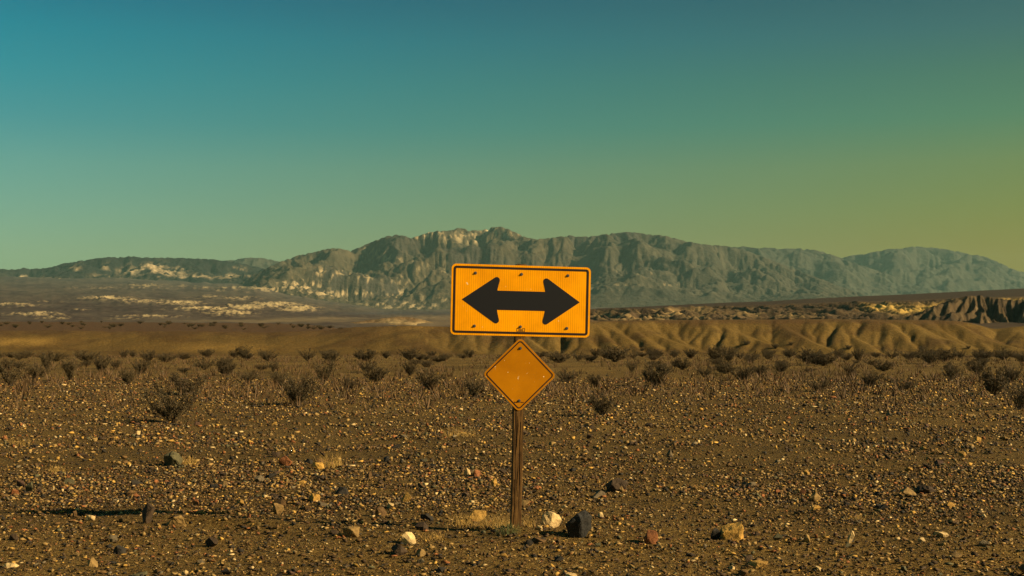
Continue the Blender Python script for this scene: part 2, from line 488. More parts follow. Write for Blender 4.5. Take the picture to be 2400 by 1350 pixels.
# --- valley floor rising to the mountains
px = np.concatenate([np.arange(-700, -60, 14), np.arange(-60, 1120, 3.4), np.arange(1124, 3100, 14)])
d_rows = np.geomspace(430, 7600, 190)
lift_row = [(-700, 655), (0, 652), (300, 655), (600, 668), (760, 700), (900, 722), (1100, 722), (1400, 716), (3100, 700)]
def valley_row(PX, DD):
    top = interp(lift_row, PX)
    a = np.clip(np.log(DD / 700) / np.log(10), 0, 1.1)
    return 757 + (top - 757) * a + 45 * (1 - sstep(560, 720, DD))
def strip_mask(PX, PY):
    return blobs(PX, PY, [(40, 716, 45, 4, 1), (80, 737, 70, 4, .9), (130, 745, 40, 3, .7), (250, 700, 60, 5, 1), (300, 706, 40, 4, .8), (350, 708, 60, 5, .8), (420, 712, 60, 5, 1),
                          (480, 726, 90, 5, 1), (540, 735, 60, 6, 1), (570, 722, 60, 6, 1), (640, 716, 70, 7, 1), (700, 725, 50, 6, 1), (350, 742, 80, 3, .8), (290, 747, 60, 3, .5),
                          (190, 728, 40, 3, .5), (340, 672, 50, 7, .65), (480, 676, 30, 3, .6), (540, 678, 50, 4, .7), (620, 680, 60, 5, .8), (430, 672, 40, 4, .4), (160, 676, 30, 3, .4),
                          (500, 697, 60, 5, .5), (560, 700, 50, 5, .6), (110, 708, 50, 3, .4), (240, 675, 40, 3, .5), (900, 705, 120, 8, .5), (960, 716, 90, 5, .6)], 9)
def valley_h(PX, DD, X):
    row = valley_row(PX, DD)
    z = H_CAM + (HORIZ - row) / F * DD
    ms = strip_mask(PX, row)
    sc = DD / 3000
    v = np.log(DD) * 22
    z = z + ms * ridged(PX / 17, v * 1.6, 4) * 9 * sc * sstep(700, 1000, DD)
    z = z + 5 * sc * (ridged(PX / 60 + 3, v, 5) - .5) * sstep(800, 1300, DD) * (PX < 1200)
    return z + 2.5 * sc * fbm(PX / 80, v * .6, 4)
def valley_c(PX, PY, X, DD, Z):
    row = valley_row(PX, DD)
    n = fbm(PX / 60, row / 9, 4)
    c = mix3((.066, .047, .033), (.092, .066, .044), .5 + n)
    c = mix3(c, (.050, .034, .027), np.clip(.8 * sstep(-.05, .25, fbm(PX / 70 + 4, row / 6, 5, .6)), 0, 1)); c = mix3(c, (.050, .034, .027), blobs(PX, row, [(150, 725, 200, 10, .8), (330, 722, 120, 8, .7), (700, 735, 160, 6, .6), (600, 708, 90, 4, .5)], 20))
    c = mix3(c, (.055, .034, .019), sstep(1250, 1420, PX) * (1 - sstep(900, 1200, DD)))
    ms = strip_mask(PX, row)
    c = mix3(c, (.44, .31, .145), ms * sstep(-.10, .10, fbm(PX / 14, row / 2.6, 5, .65) + (ms - .6) * .5))
    c = mix3(c, (.17, .118, .062), blobs(PX, row, [(640, 752, 200, 3.5, 1), (740, 748, 110, 3, 1), (1010, 747, 90, 6, .9), (1000, 757, 120, 6, .8)], 8))
    c = mix3(c, (.06, .052, .05), blobs(PX, row, [(920, 735, 170, 3, .8)], 5))
    return c
fan('valley_floor', M_valley, px, d_rows, valley_h, valley_c, label='broad grey valley floor with pale badland strips')

# --- mountains
def range_(name, px, d0, dc, d1, crest_pts, base_pts, spur, amp, colour, er, unit, nrow=190, jit=1.0, label=None, power=1.15, slant=((0, .7), (2400, .7))):
    d_rows = np.concatenate([np.linspace(d0, dc + (d1 - dc) * .25, nrow), np.linspace(dc + (d1 - dc) * .3, d1, 14)])
    cr = interp(crest_pts, px) + jit * fbm(px / 11, px * 0 + 4, 3) * 1.6
    bs = interp(base_pts, px)
    def h(PX, DD, X):
        c_ = np.interp(PX, px, cr); b_ = np.interp(PX, px, bs)
        dcc = dc + (d1 - dc) * .18 * fbm(PX / 150 + 20, PX * 0, 3)
        tt = np.clip((DD - d0) / (dcc - d0), 0, 1)
        zb = H_CAM + (HORIZ - b_) / F * DD
        zc = H_CAM + (HORIZ - c_) / F * dcc
        tb = np.clip((DD - dcc) / (d1 - dcc), 0, 1)
        z = np.where(DD < dcc, zb + (zc - zb) * tt ** power, zc - (zc - H_CAM) * .9 * tb)
        sl = interp(slant, PX)
        w1 = spur * .7 * fbm(X / spur / 1.7, DD / spur / 2.0, 3)
        hh = (zc - zb)
        lump = .45 * fbm((X + w1 + (DD - dc) * sl) / (spur * 1.3), (DD - w1) / (spur * 1.6), 4)
        lump = lump + .85 * (ridged((X + w1 + (DD - dc) * sl * 1.2) / (spur * 1.1) + 5, (DD - w1 * 1.2) / (spur * 1.2), 5, .5) - .55)
        return z * .55 + zb * .45 + (1.0 if amp > .29 else 1.2) * amp * hh * lump * sstep(0, .25, tt) * (1 - .5 * sstep(.8, 1, tt)) - 6 * (1 - sstep(0, .06, tt))
    def up(PX, DD, X):
        c_ = np.interp(PX, px, cr)
        tt = np.clip((DD - d0) / (dc - d0), 0, 1) * (1 - .9 * np.clip((DD - dc) / (d1 - dc), 0, 1))
        hh = (HORIZ - c_) / F * dc
        return tt * hh / unit * .4 / er['iters'] * np.clip(1 + 1.1 * fbm(X / spur / 1.1 + 3, DD / spur / 1.2, 3), .1, 3)
    er = dict(er); er['up'] = up; er['ax'] = (px[1] - px[0]) / F * (d0 + dc) / 2 / unit; er['ay'] = (d_rows[1] - d_rows[0]) / unit
    er['base'] = lambda P, D_: D_ >= d1 - 1
    er['kmap'] = lambda P, D_: .12 + .88 * sstep(.2, .65, (D_ - d0) / (dc - d0))
    def detail(PX, DD, X):
        tt = sstep(d0, d0 + .25 * (dc - d0), DD)
        w = 30 * fbm(X / 90, DD / 110, 2)
        return tt * spur * (.055 * (ridged((X + w + DD * .5) / spur * 5.5, (DD + w) / spur * 4.2, 4, .55) - .5) + .022 * fbm(X / spur * 16, DD / spur * 11, 3))
    return fan(name, M_mtn, px, d_rows, h, colour, crest=cr, detail=detail, er=er, unit=unit, env=lambda P, D_: np.clip((D_ - d0) / (dc - d0), 0, 1) ** .9, label=label)

# hazy far peak, right
px = np.arange(1820, 2900, 3.0)
def far_c(PX, PY, X, DD, Z):
    return mix3((.036, .034, .024), (.062, .056, .037), .5 + 1.1 * fbm(X / 260, DD / 300, 5))
range_('far_mountain', px, 8200, 9800, 11000,
       [(1820, 690), (1900, 645), (1960, 606), (2000, 598), (2030, 594), (2060, 588), (2090, 582), (2110, 583), (2140, 577), (2200, 581), (2240, 588), (2280, 597), (2300, 598), (2340, 614), (2370, 629), (2400, 638), (2470, 655), (2600, 668), (2900, 690)],
       [(1820, 700), (2900, 700)], 520, .30, far_c, dict(iters=36, K=.018, diff=.02), 10.0, nrow=100, slant=((1900, -.4), (2100, -.5), (2300, .8)), label='hazy far peak at the right')
# second right range
px = np.arange(1560, 2500, 3.0)
range_('right_mountain', px, 7400, 8700, 9400,
       [(1560, 640), (1640, 600), (1700, 582), (1735, 576), (1760, 580), (1800, 580), (1835, 583), (1870, 582), (1900, 584), (1930, 590), (1970, 604), (2020, 622), (2080, 642), (2150, 668), (2250, 690), (2500, 720)],
       [(1560, 712), (2500, 712)], 480, .28, far_c, dict(iters=36, K=.018, diff=.02), 9.0, nrow=100, slant=((1500, 1.0), (2400, 1.0)), label='grey green shoulder of the right range')
# central massif
px = np.arange(520, 2160, 2.8)
def mas_c(PX, PY, X, DD, Z):
    n = .7 * fbm(X / 190, DD / 230, 5) + .55 * fbm(X / 40 + 3, DD / 60, 4, .6)
    c = mix3((.038, .030, .018), (.092, .070, .038), .5 + 1.1 * n)
    c = mix3(c, (.048, .045, .032), sstep(1250, 1500, PX) * .5)
    c = mix3(c, (.042, .036, .030), sstep(.05, .3, fbm(X / 420 + 3, DD / 420, 4)) * .55 * (PX < 1500))
    pale = blobs(PX, PY, [(690, 672, 50, 14, 1), (640, 680, 40, 6, .9), (740, 665, 36, 9, .8), (780, 640, 40, 10, .9), (850, 650, 50, 12, .6), (820, 690, 60, 10, .7), (760, 690, 50, 8, .7),
                          (1005, 552, 40, 12, .75), (1080, 552, 40, 8, .6), (1150, 545, 45, 11, .85), (1190, 548, 30, 10, .6), (1130, 562, 60, 8, .55), (900, 605, 50, 14, .5), (950, 660, 40, 15, .5),
                          (940, 690, 50, 14, .5), (900, 715, 60, 8, .7), (980, 715, 60, 8, .75), (1030, 700, 40, 12, .5), (860, 590, 30, 12, .4), (990, 620, 50, 12, .4), (1040, 640, 30, 10, .4),
                          (600, 700, 60, 5, .5), (1440, 670, 50, 6, .25), (1560, 668, 40, 5, .35), (1500, 640, 60, 12, .2)], 26)
    br = sstep(.0, .14, fbm(X / 26 + 8, DD / 60, 6, .66) + (pale - .6) * .25)
    return mix3(c, (.42, .295, .145), np.clip(pale * 1.35, 0, 1) * br)
range_('central_massif', px, 5200, 6900, 7900,
       [(520, 690), (560, 665), (600, 642), (630, 625), (660, 612), (700, 598), (740, 590), (765, 583), (780, 581), (800, 583), (820, 588), (840, 580), (860, 572), (880, 563), (905, 554), (925, 550),
        (950, 553), (965, 557), (985, 551), (1010, 543), (1025, 541), (1050, 541), (1065, 536), (1080, 534), (1100, 539), (1130, 540), (1150, 533), (1175, 531), (1195, 538), (1215, 548), (1235, 557),
        (1270, 560), (1300, 556), (1330, 551), (1360, 555), (1390, 553), (1430, 547), (1480, 543), (1520, 549), (1560, 552), (1600, 563), (1645, 572), (1700, 576), (1740, 584), (1790, 602), (1850, 625), (1920, 652), (2000, 682), (2160, 725)],
       [(520, 700), (640, 712), (760, 735), (900, 738), (1100, 735), (1300, 722), (1500, 716), (2160, 712)], 400, .30, mas_c,
       dict(iters=44, K=.024, diff=.014), 8.0, nrow=185, slant=((520, -.7), (1000, -.4), (1300, .5), (1700, 1.0), (2160, 1.0)), label='pale streaked central massif behind the sign')
# left range and the faint hill behind its shoulder
px = np.arange(440, 760, 3.0)
range_('far_hill', px, 9600, 10600, 11400, [(440, 625), (520, 612), (560, 606), (590, 604), (620, 605), (650, 612), (700, 622), (760, 640)], [(440, 650), (760, 650)], 500, .2, far_c,
       dict(iters=30, K=.018, diff=.07), 10.0, nrow=60, label='faint low hill in the gap between ranges')
px = np.arange(-620, 900, 3.4)
def left_c(PX, PY, X, DD, Z):
    c = mix3((.012, .012, .011), (.022, .020, .016), .5 + fbm(X / 260, DD / 300, 5))
    pale = blobs(PX, PY, [(350, 628, 36, 10, 1), (400, 634, 34, 9, .8), (320, 636, 40, 8, .8), (420, 645, 60, 5, .6), (310, 655, 60, 5, .45), (50, 652, 30, 6, .9), (85, 655, 30, 5, .8), (150, 658, 25, 4, .8), (190, 661, 20, 4, .8),
                          (175, 630, 14, 8, .5), (250, 625, 10, 8, .5), (560, 630, 16, 6, .8), (460, 650, 60, 4, .7), (530, 648, 40, 4, .5), (600, 646, 60, 2.5, .6), (240, 650, 40, 6, .3)], 16)
    return mix3(c, (.40, .28, .145), np.clip(pale * 1.4, 0, 1) * sstep(-.2, .15, fbm(X / 60 + 8, DD / 90, 5) + (pale - .6) * .3))
range_('left_mountain', px, 6900, 8200, 9000,
       [(-620, 640), (-100, 634), (0, 630), (36, 632), (46, 628), (55, 627), (64, 630), (110, 628), (150, 617), (200, 609), (250, 602), (292, 603), (302, 600), (312, 600), (325, 603), (420, 604), (480, 606), (530, 611), (590, 622), (640, 634), (740, 650), (900, 668)],
       [(-620, 662), (0, 662), (400, 664), (900, 680)], 520, .16, left_c, dict(iters=40, K=.018, diff=.05), 9.0, nrow=100, label='dark low range at the left')

# --- air
bm = bmesh.new()
bmesh.ops.create_cube(bm, size=1)
zlo, zhi = -12.0, 790.0
for v in bm.verts:
    v.co = Vector((v.co.x * 24600, v.co.y * 24600, zlo if v.co.z < 0 else zhi))
me = bpy.data.meshes.new('haze'); bm.to_mesh(me); bm.free()
hz = bpy.data.materials.new('desert_haze'); hz.use_nodes = True
ht = hz.node_tree
for n in list(ht.nodes):
    ht.nodes.remove(n)
ho = ht.nodes.new('ShaderNodeOutputMaterial'); hv = ht.nodes.new('ShaderNodeVolumePrincipled')
hv.inputs['Color'].default_value = (.49, .82, .70, 1); hv.inputs['Density'].default_value = 2.6e-5
hv.inputs['Anisotropy'].default_value = .2
ht.links.new(hv.outputs[0], ho.inputs['Volume'])
me.materials.append(hz)
haze = bpy.data.objects.new('haze', me); COL.objects.link(haze); haze['kind'] = 'stuff'; haze['label'] = 'thin bluish desert haze'

# ------------------------------------------------------------------ the road sign
YAW, LEAN = math.radians(8), math.radians(1.25)
sign = bpy.data.objects.new('road_sign', None); COL.objects.link(sign)
sign.location = (.037, 11.1, 0); sign.rotation_euler = (0, LEAN, YAW)
thing(sign, 'yellow double arrow road sign over a blank yellow diamond on a wooden post', 'road sign')
def link(me, name, parent, mat, label=None, smooth_=False):
    me.materials.append(mat)
    if smooth_:
        me.polygons.foreach_set('use_smooth', [True] * len(me.polygons))
    ob = bpy.data.objects.new(name, me); COL.objects.link(ob); ob.parent = parent
    if label:
        ob['label'] = label
    return ob
def rounded(pts, r, seg=6):
    """polygon with each corner rounded by radius r (number or list)"""
    out = []
    n = len(pts)
    for i in range(n):
        p0, p1, p2 = Vector(pts[i - 1]), Vector(pts[i]), Vector(pts[(i + 1) % n])
        rr = r[i] if isinstance(r, (list, tuple)) else r
        if rr <= 0:
            out.append(tuple(p1)); continue
        a = (p0 - p1).normalized(); b = (p2 - p1).normalized()
        half = a.angle(b) / 2
        L = rr / math.tan(half)
        c = p1 + (a + b).normalized() * (rr / math.sin(half))
        s, e = p1 + a * L - c, p1 + b * L - c
        a0 = math.atan2(s.y, s.x); a1 = math.atan2(e.y, e.x)
        da = (a1 - a0 + math.pi) % (2 * math.pi) - math.pi
        for k in range(seg + 1):
            q = a0 + da * k / seg
            out.append((c.x + rr * math.cos(q), c.y + rr * math.sin(q)))
    return out
def slab(name, pts, y0, y1, bev=0):
    bm = bmesh.new()
    vs = [bm.verts.new((x, y0, z)) for x, z in pts]
    f = bm.faces.new(vs)
    r = bmesh.ops.extrude_face_region(bm, geom=[f])
    for v in r['geom']:
        if isinstance(v, bmesh.types.BMVert):
            v.co.y = y1
    bmesh.ops.recalc_face_normals(bm, faces=bm.faces)
    me = bpy.data.meshes.new(name); bm.to_mesh(me); bm.free()
    return me
def ring(name, outer, inner, y0, y1):
    bm = bmesh.new()
    n = len(outer)
    lay = []
    for pts, y in ((outer, y0), (inner, y0), (inner, y1), (outer, y1)):
        lay.append([bm.verts.new((x, y, z)) for x, z in pts])
    for k in range(4):
        a, b = lay[k], lay[(k + 1) % 4]
        for i in range(n):
            j = (i + 1) % n
            bm.faces.new((a[i], a[j], b[j], b[i]))
    bmesh.ops.recalc_face_normals(bm, faces=bm.faces)
    me = bpy.data.meshes.new(name); bm.to_mesh(me); bm.free()
    return me
def rect(w, h):
    return [(-w / 2, -h / 2), (w / 2, -h / 2), (w / 2, h / 2), (-w / 2, h / 2)]

# sign sheeting
def sheeting(name, col, line, spec, rough):
    m, t, p = new_mat(name)
    c = t.nodes.new('ShaderNodeTexCoord'); s = t.nodes.new('ShaderNodeSeparateXYZ')
    t.links.new(c.outputs['Object'], s.inputs[0])
    w = t.nodes.new('ShaderNodeTexWave'); w.wave_type = 'BANDS'; w.bands_direction = 'X'; w.wave_profile = 'SIN'
    w.inputs['Scale'].default_value = 16.5; w.inputs['Distortion'].default_value = .15
    t.links.new(c.outputs['Object'], w.inputs['Vector'])
    stripes = vramp(t, w.outputs['Fac'], [(.0, g3(1 - line)), (.18, g3(1)), (1, g3(1))])
    n = noise(t, 3.2, 5); dirt = vramp(t, n.outputs['Fac'], [(.34, (.80, .77, .74)), (.62, (1, 1, 1))])
    c1 = mixc(t, (*col, 1), stripes, 1.0, 'MULTIPLY'); c2 = mixc(t, c1, dirt, 1.0, 'MULTIPLY')
    sp = noise(t, 26, 3); chips = vramp(t, sp.outputs['Fac'], [(.70, g3(0)), (.72, g3(1))])
    t.links.new(mixc(t, c2, (.85, .66, .35, 1), chips), p.inputs['Base Color'])
    p.inputs['Roughness'].default_value = rough; p.inputs['Specular IOR Level'].default_value = spec
    n2 = noise(t, 2.2, 2); bump(t, p, n2.outputs['Fac'], .25, .05)
    return m
M_yel = sheeting('yellow_prismatic_sheeting', (.95, .345, .0), .28, .10, .42)
M_yel2 = sheeting('aged_yellow_sheeting', (.46, .160, .0), .0, .08, .5)
M_blk = flat_mat('black_sign_ink', (.011, .010, .011), .5, .2)
M_bord = flat_mat('dark_brown_sign_ink', (.022, .011, .006), .5, .2)
M_alu = flat_mat('bare_aluminium', (.35, .33, .30), .45, .5, .9)
M_bolt = flat_mat('weathered_bolt_steel', (.10, .10, .09), .45, .5, .6)
# timber post
m, t, p = new_mat('weathered_timber')
c = t.nodes.new('ShaderNodeTexCoord'); mp = t.nodes.new('ShaderNodeMapping')
mp.inputs['Scale'].default_value = (1, 1, .035); t.links.new(c.outputs['Object'], mp.inputs['Vector'])
g = noise(t, 120, 6, mp.outputs[0], .7); g2 = noise(t, 30, 4, mp.outputs[0], .6); kn = noise(t, 6, 4)
a = vramp(t, g.outputs['Fac'], [(.3, (.060, .026, .008)), (.5, (.135, .064, .017)), (.72, (.215, .108, .028))])
b = vramp(t, g2.outputs['Fac'], [(.36, g3(.30)), (.47, g3(1)), (.7, g3(1.15))])
d = vramp(t, kn.outputs['Fac'], [(.35, g3(.62)), (.55, g3(1.05))])
t.links.new(mixc(t, mixc(t, a, b, 1.0, 'MULTIPLY'), d, 1.0, 'MULTIPLY'), p.inputs['Base Color'])
p.inputs['Roughness'].default_value = .9; p.inputs['Specular IOR Level'].default_value = .15
bump(t, p, g.outputs['Fac'], .8, .006)
M_wood = m

PH = .0445
bm = bmesh.new()
zs = [-.35] + [i * .06 for i in range(0, 39)] + [2.318]
prof = rounded([(-PH, -PH), (PH, -PH), (PH, PH), (-PH, PH)], .006, 2)
rows_ = []
for k, z in enumerate(zs):
    sw = .0016 * math.sin(z * 2.3) ; row = []
    for i, (x, y) in enumerate(prof):
        jx = random.uniform(-1, 1) * .0009
        row.append(bm.verts.new((x + sw + jx, y + .055 + random.uniform(-1, 1) * .0009, z)))
    rows_.append(row)
for a_, b_ in zip(rows_[:-1], rows_[1:]):
    for i in range(len(prof)):
        j = (i + 1) % len(prof)
        bm.faces.new((a_[i], a_[j], b_[j], b_[i]))
bm.faces.new(rows_[-1]); bm.faces.new(rows_[0][::-1])
bmesh.ops.recalc_face_normals(bm, faces=bm.faces)
me = bpy.data.meshes.new('post'); bm.to_mesh(me); bm.free()
post = link(me, 'post', sign, M_wood, 'square brown weathered timber post')
# drying cracks: thin dark splits sunk in the front of the post
M_crack = flat_mat('timber_crack', (.022, .012, .007), 1, 0)
for (x0, z0, z1, w_) in ((-.006, 1.00, .70, .004), (.020, .95, .40, .005), (-.02, .45, .05, .003), (.004, .62, .30, .003), (-.016, 1.05, .55, .003)):
    bm = bmesh.new(); N = 10; L = []
    for i in range(N + 1):
        f_ = i / N; z = z0 + (z1 - z0) * f_; hw = w_ * .5 * math.sin(math.pi * min(max(f_, .02), .98)); xx = x0 + .003 * math.sin(f_ * 7 + x0 * 90)
        L.append((bm.verts.new((xx - hw, .055 - PH - .0022, z)), bm.verts.new((xx + hw, .055 - PH - .0022, z)), bm.verts.new((xx + hw, .055 - PH + .008, z)), bm.verts.new((xx - hw, .055 - PH + .008, z))))
    for q0, q1 in zip(L[:-1], L[1:]):
        for i in range(4):
            bm.faces.new((q0[i], q0[(i + 1) % 4], q1[(i + 1) % 4], q1[i]))
    bm.faces.new(L[0]); bm.faces.new(L[-1][::-1]); bmesh.ops.recalc_face_normals(bm, faces=bm.faces)
    me = bpy.data.meshes.new('crack'); bm.to_mesh(me); bm.free()
    link(me, 'crack', post, M_crack)

def bolt_mesh():
    bm = bmesh.new()
    bmesh.ops.create_cone(bm, cap_ends=True, segments=16, radius1=.0135, radius2=.0125, depth=.003, matrix=Matrix.Translation((0, -.0015, 0)) @ Matrix.Rotation(math.pi / 2, 4, 'X'))
    bmesh.ops.create_cone(bm, cap_ends=True, segments=6, radius1=.0085, radius2=.0075, depth=.007, matrix=Matrix.Translation((0, -.0065, 0)) @ Matrix.Rotation(math.pi / 2, 4, 'X'))
    me = bpy.data.meshes.new('bolt'); bm.to_mesh(me); bm.free(); me.materials.append(M_bolt)
    return me
BOLT = bolt_mesh()
def bolts(parent, spots, y):
    for x, z in spots:
        o = bpy.data.objects.new('bolt', BOLT); COL.objects.link(o); o.parent = parent; o.location = (x, y, z); o.rotation_euler = (0, random.uniform(0, 1), 0)
W, Hh = 1.224, .615
panel = link(slab('arrow_panel', rounded(rect(W, Hh), .042), .006, .009), 'arrow_panel', sign, M_alu, 'rectangular panel with a black arrow pointing both ways')
panel.location = (0, 0, 2.0)
face = link(slab('sheeting', rounded(rect(W - .002, Hh - .002), .041), .0035, .0062), 'sheeting', panel, M_yel)
link(ring('border', rounded(rect(W - .036, Hh - .036), .027), rounded(rect(W - .076, Hh - .076), .010), .0022, .0037), 'border', panel, M_bord)
half = [(-.518, 0), (-.176, .236), (-.211, .0835), (.211, .0835), (.176, .236), (.518, 0), (.176, -.236), (.211, -.0835), (-.211, -.0835), (-.176, -.236)]
link(slab('arrow', rounded(half, [.002, .027, .004, .004, .027, .002, .027, .004, .004, .027], 6), .0020, .0037), 'arrow', panel, M_blk)
bolts(panel, [(-.404, .230), (-.002, .230), (.407, .230), (-.404, -.228), (-.002, -.226), (.407, -.230)], .0034)
def sticker(parent, z, w, h, frame):
    bm = bmesh.new()
    def bar(x0, x1, z0, z1):
        bmesh.ops.create_cube(bm, size=1, matrix=Matrix.Translation(((x0 + x1) / 2, .0029, (z0 + z1) / 2)) @ Matrix.Diagonal((x1 - x0, .0012, z1 - z0, 1)))
    if frame:
        tk = .0032
        bar(-w / 2, -w / 2 + tk, -h / 2, h / 2); bar(w / 2 - tk, w / 2, -h / 2, h / 2)
        bar(-w / 2 + tk, w / 2 - tk, -h / 2, -h / 2 + tk); bar(-w / 2 + tk, -w * .2, h / 2 - tk, h / 2); bar(w * .2, w / 2 - tk, h / 2 - tk, h / 2)
        for zz, ww in ((.22, .5), (-.02, .62), (-.24, .55)):
            bar(-w * ww / 2, w * ww / 2, h * zz - .0016, h * zz + .0016)
    else:
        x = -w / 2
        while x < w / 2:
            ww = random.uniform(.004, .009)
            if abs(x) > .010:
                bar(x, x + ww, random.uniform(-.5, -.3) * h, random.uniform(.15, .5) * h)
            x += ww + .0025
        for i in range(5):
            bar(-.010 + i * .004, -.0075 + i * .004, -.2 * h, (.6 + (i % 2) * .9) * h)
    me = bpy.data.meshes.new('maker_mark'); bm.to_mesh(me); bm.free()
    o = link(me, 'maker_mark', parent, M_bord); o.location = (0, 0, z)
    return o
sticker(panel, -.252, .072, .029, True).location.x = .002
dz = 1.358
dia = link(slab('diamond_panel', rounded([(0, -.326), (.326, 0), (0, .326), (-.326, 0)], .038), .006, .009), 'diamond_panel', sign, M_alu, 'plain yellow diamond panel below the arrow panel')
dia.location = (.001, 0, dz)
def dpoly(s, r):
    return rounded([(0, -s), (s, 0), (0, s), (-s, 0)], r)
link(slab('sheeting', dpoly(.3245, .0372), .0035, .0062), 'sheeting', dia, M_yel2)
link(ring('border', dpoly(.303, .026), dpoly(.289, .018), .0022, .0037), 'border', dia, M_bord)
bolts(dia, [(0, .230), (0, -.226)], .0034)
sticker(dia, -.238, .085, .012, False)

# ------------------------------------------------------------------ stones
CLS = {'black': (0.028, 0.0209, 0.0131), 'dark brown': (0.058, 0.0333, 0.0148), 'brown': (0.115, 0.0599, 0.0180), 'rust red': (0.230, 0.0808, 0.0230), 'tan': (0.260, 0.1520, 0.0451), 'yellow': (0.400, 0.2137, 0.0410), 'cream': (0.520, 0.3420, 0.1394), 'grey': (0.140, 0.0997, 0.0508), 'grey green': (0.095, 0.0779, 0.0328), 'purple brown': (0.080, 0.0399, 0.0213)}
CN = list(CLS)
CW = np.array([.16, .24, .19, .07, .14, .055, .035, .05, .04, .03]); CW = CW / CW.sum()
CG = np.array([.13, .21, .28, .04, .205, .055, .022, .03, .035, .02]); CG = CG / CG.sum()
def hull_rock(n, seed, sub=0, rough=.0, squash=(1, .85, .65)):
    r = random.Random(seed)
    bm = bmesh.new()
    for _ in range(n):
        v = Vector((r.gauss(0, 1), r.gauss(0, 1), r.gauss(0, 1))).normalized()
        v *= r.uniform(.82, 1.0)
        bm.verts.new((v.x * squash[0] * .5, v.y * squash[1] * .5, v.z * squash[2] * .5))
    res = bmesh.ops.convex_hull(bm, input=bm.verts)
    for g_ in ('geom_interior', 'geom_unused'):
        vs = [e for e in res[g_] if isinstance(e, bmesh.types.BMVert) and e.is_valid]
        if vs:
            bmesh.ops.delete(bm, geom=list(set(vs)), context='VERTS')
    if sub:
        bmesh.ops.bevel(bm, geom=list(bm.edges), offset=.02, segments=1, affect='EDGES', profile=.5)
        bmesh.ops.triangulate(bm, faces=bm.faces)
        for _ in range(sub):
            bmesh.ops.subdivide_edges(bm, edges=list(bm.edges), cuts=1, use_grid_fill=True)
        off = np.array([r.uniform(0, 50) for _ in range(3)])
        co = np.array([v.co for v in bm.verts])
        dd = fbm(co[:, 0] * 5 + off[0] + co[:, 2] * 3, co[:, 1] * 5 + off[1] - co[:, 2] * 4, 4) * rough
        bm.normal_update()
        for v, k in zip(bm.verts, dd):
            v.co += v.normal * float(k)
    bmesh.ops.triangulate(bm, faces=bm.faces)
    bmesh.ops.recalc_face_normals(bm, faces=bm.faces)
    return bm
m, t, p = new_mat('desert_stone')
oi = t.nodes.new('ShaderNodeObjectInfo')
c = t.nodes.new('ShaderNodeTexCoord')
vadd = t.nodes.new('ShaderNodeVectorMath'); vadd.operation = 'ADD'
t.links.new(c.outputs['Object'], vadd.inputs[0]); t.links.new(oi.outputs['Random'], vadd.inputs[1])
n1 = noise(t, 5, 6, vadd.outputs[0], .7); n2 = noise(t, 22, 4, vadd.outputs[0], .7)
mv = vramp(t, n1.outputs['Fac'], [(.3, (.55, .52, .5)), (.55, (1.05, 1.03, 1)), (.75, (1.45, 1.4, 1.3))])
cc = mixc(t, oi.outputs['Color'], mv, 1.0, 'MULTIPLY')
mv2 = vramp(t, n2.outputs['Fac'], [(.35, g3(.72)), (.65, g3(1.22))])
t.links.new(mixc(t, cc, mv2, 1.0, 'MULTIPLY'), p.inputs['Base Color'])
p.inputs['Roughness'].default_value = .82; p.inputs['Specular IOR Level'].default_value = .25
bump(t, p, n2.outputs['Fac'], .6, .03)
M_stone = m
m, t, p = new_mat('gravel_stone')
at = t.nodes.new('ShaderNodeAttribute'); at.attribute_name = 'rock'
n1 = noise(t, 55, 4, None, .7)
mv = vramp(t, n1.outputs['Fac'], [(.3, g3(.65)), (.7, g3(1.3))])
t.links.new(mixc(t, at.outputs['Color'], mv, 1.0, 'MULTIPLY'), p.inputs['Base Color'])
p.inputs['Roughness'].default_value = .85; p.inputs['Specular IOR Level'].default_value = .2
M_gravel = m

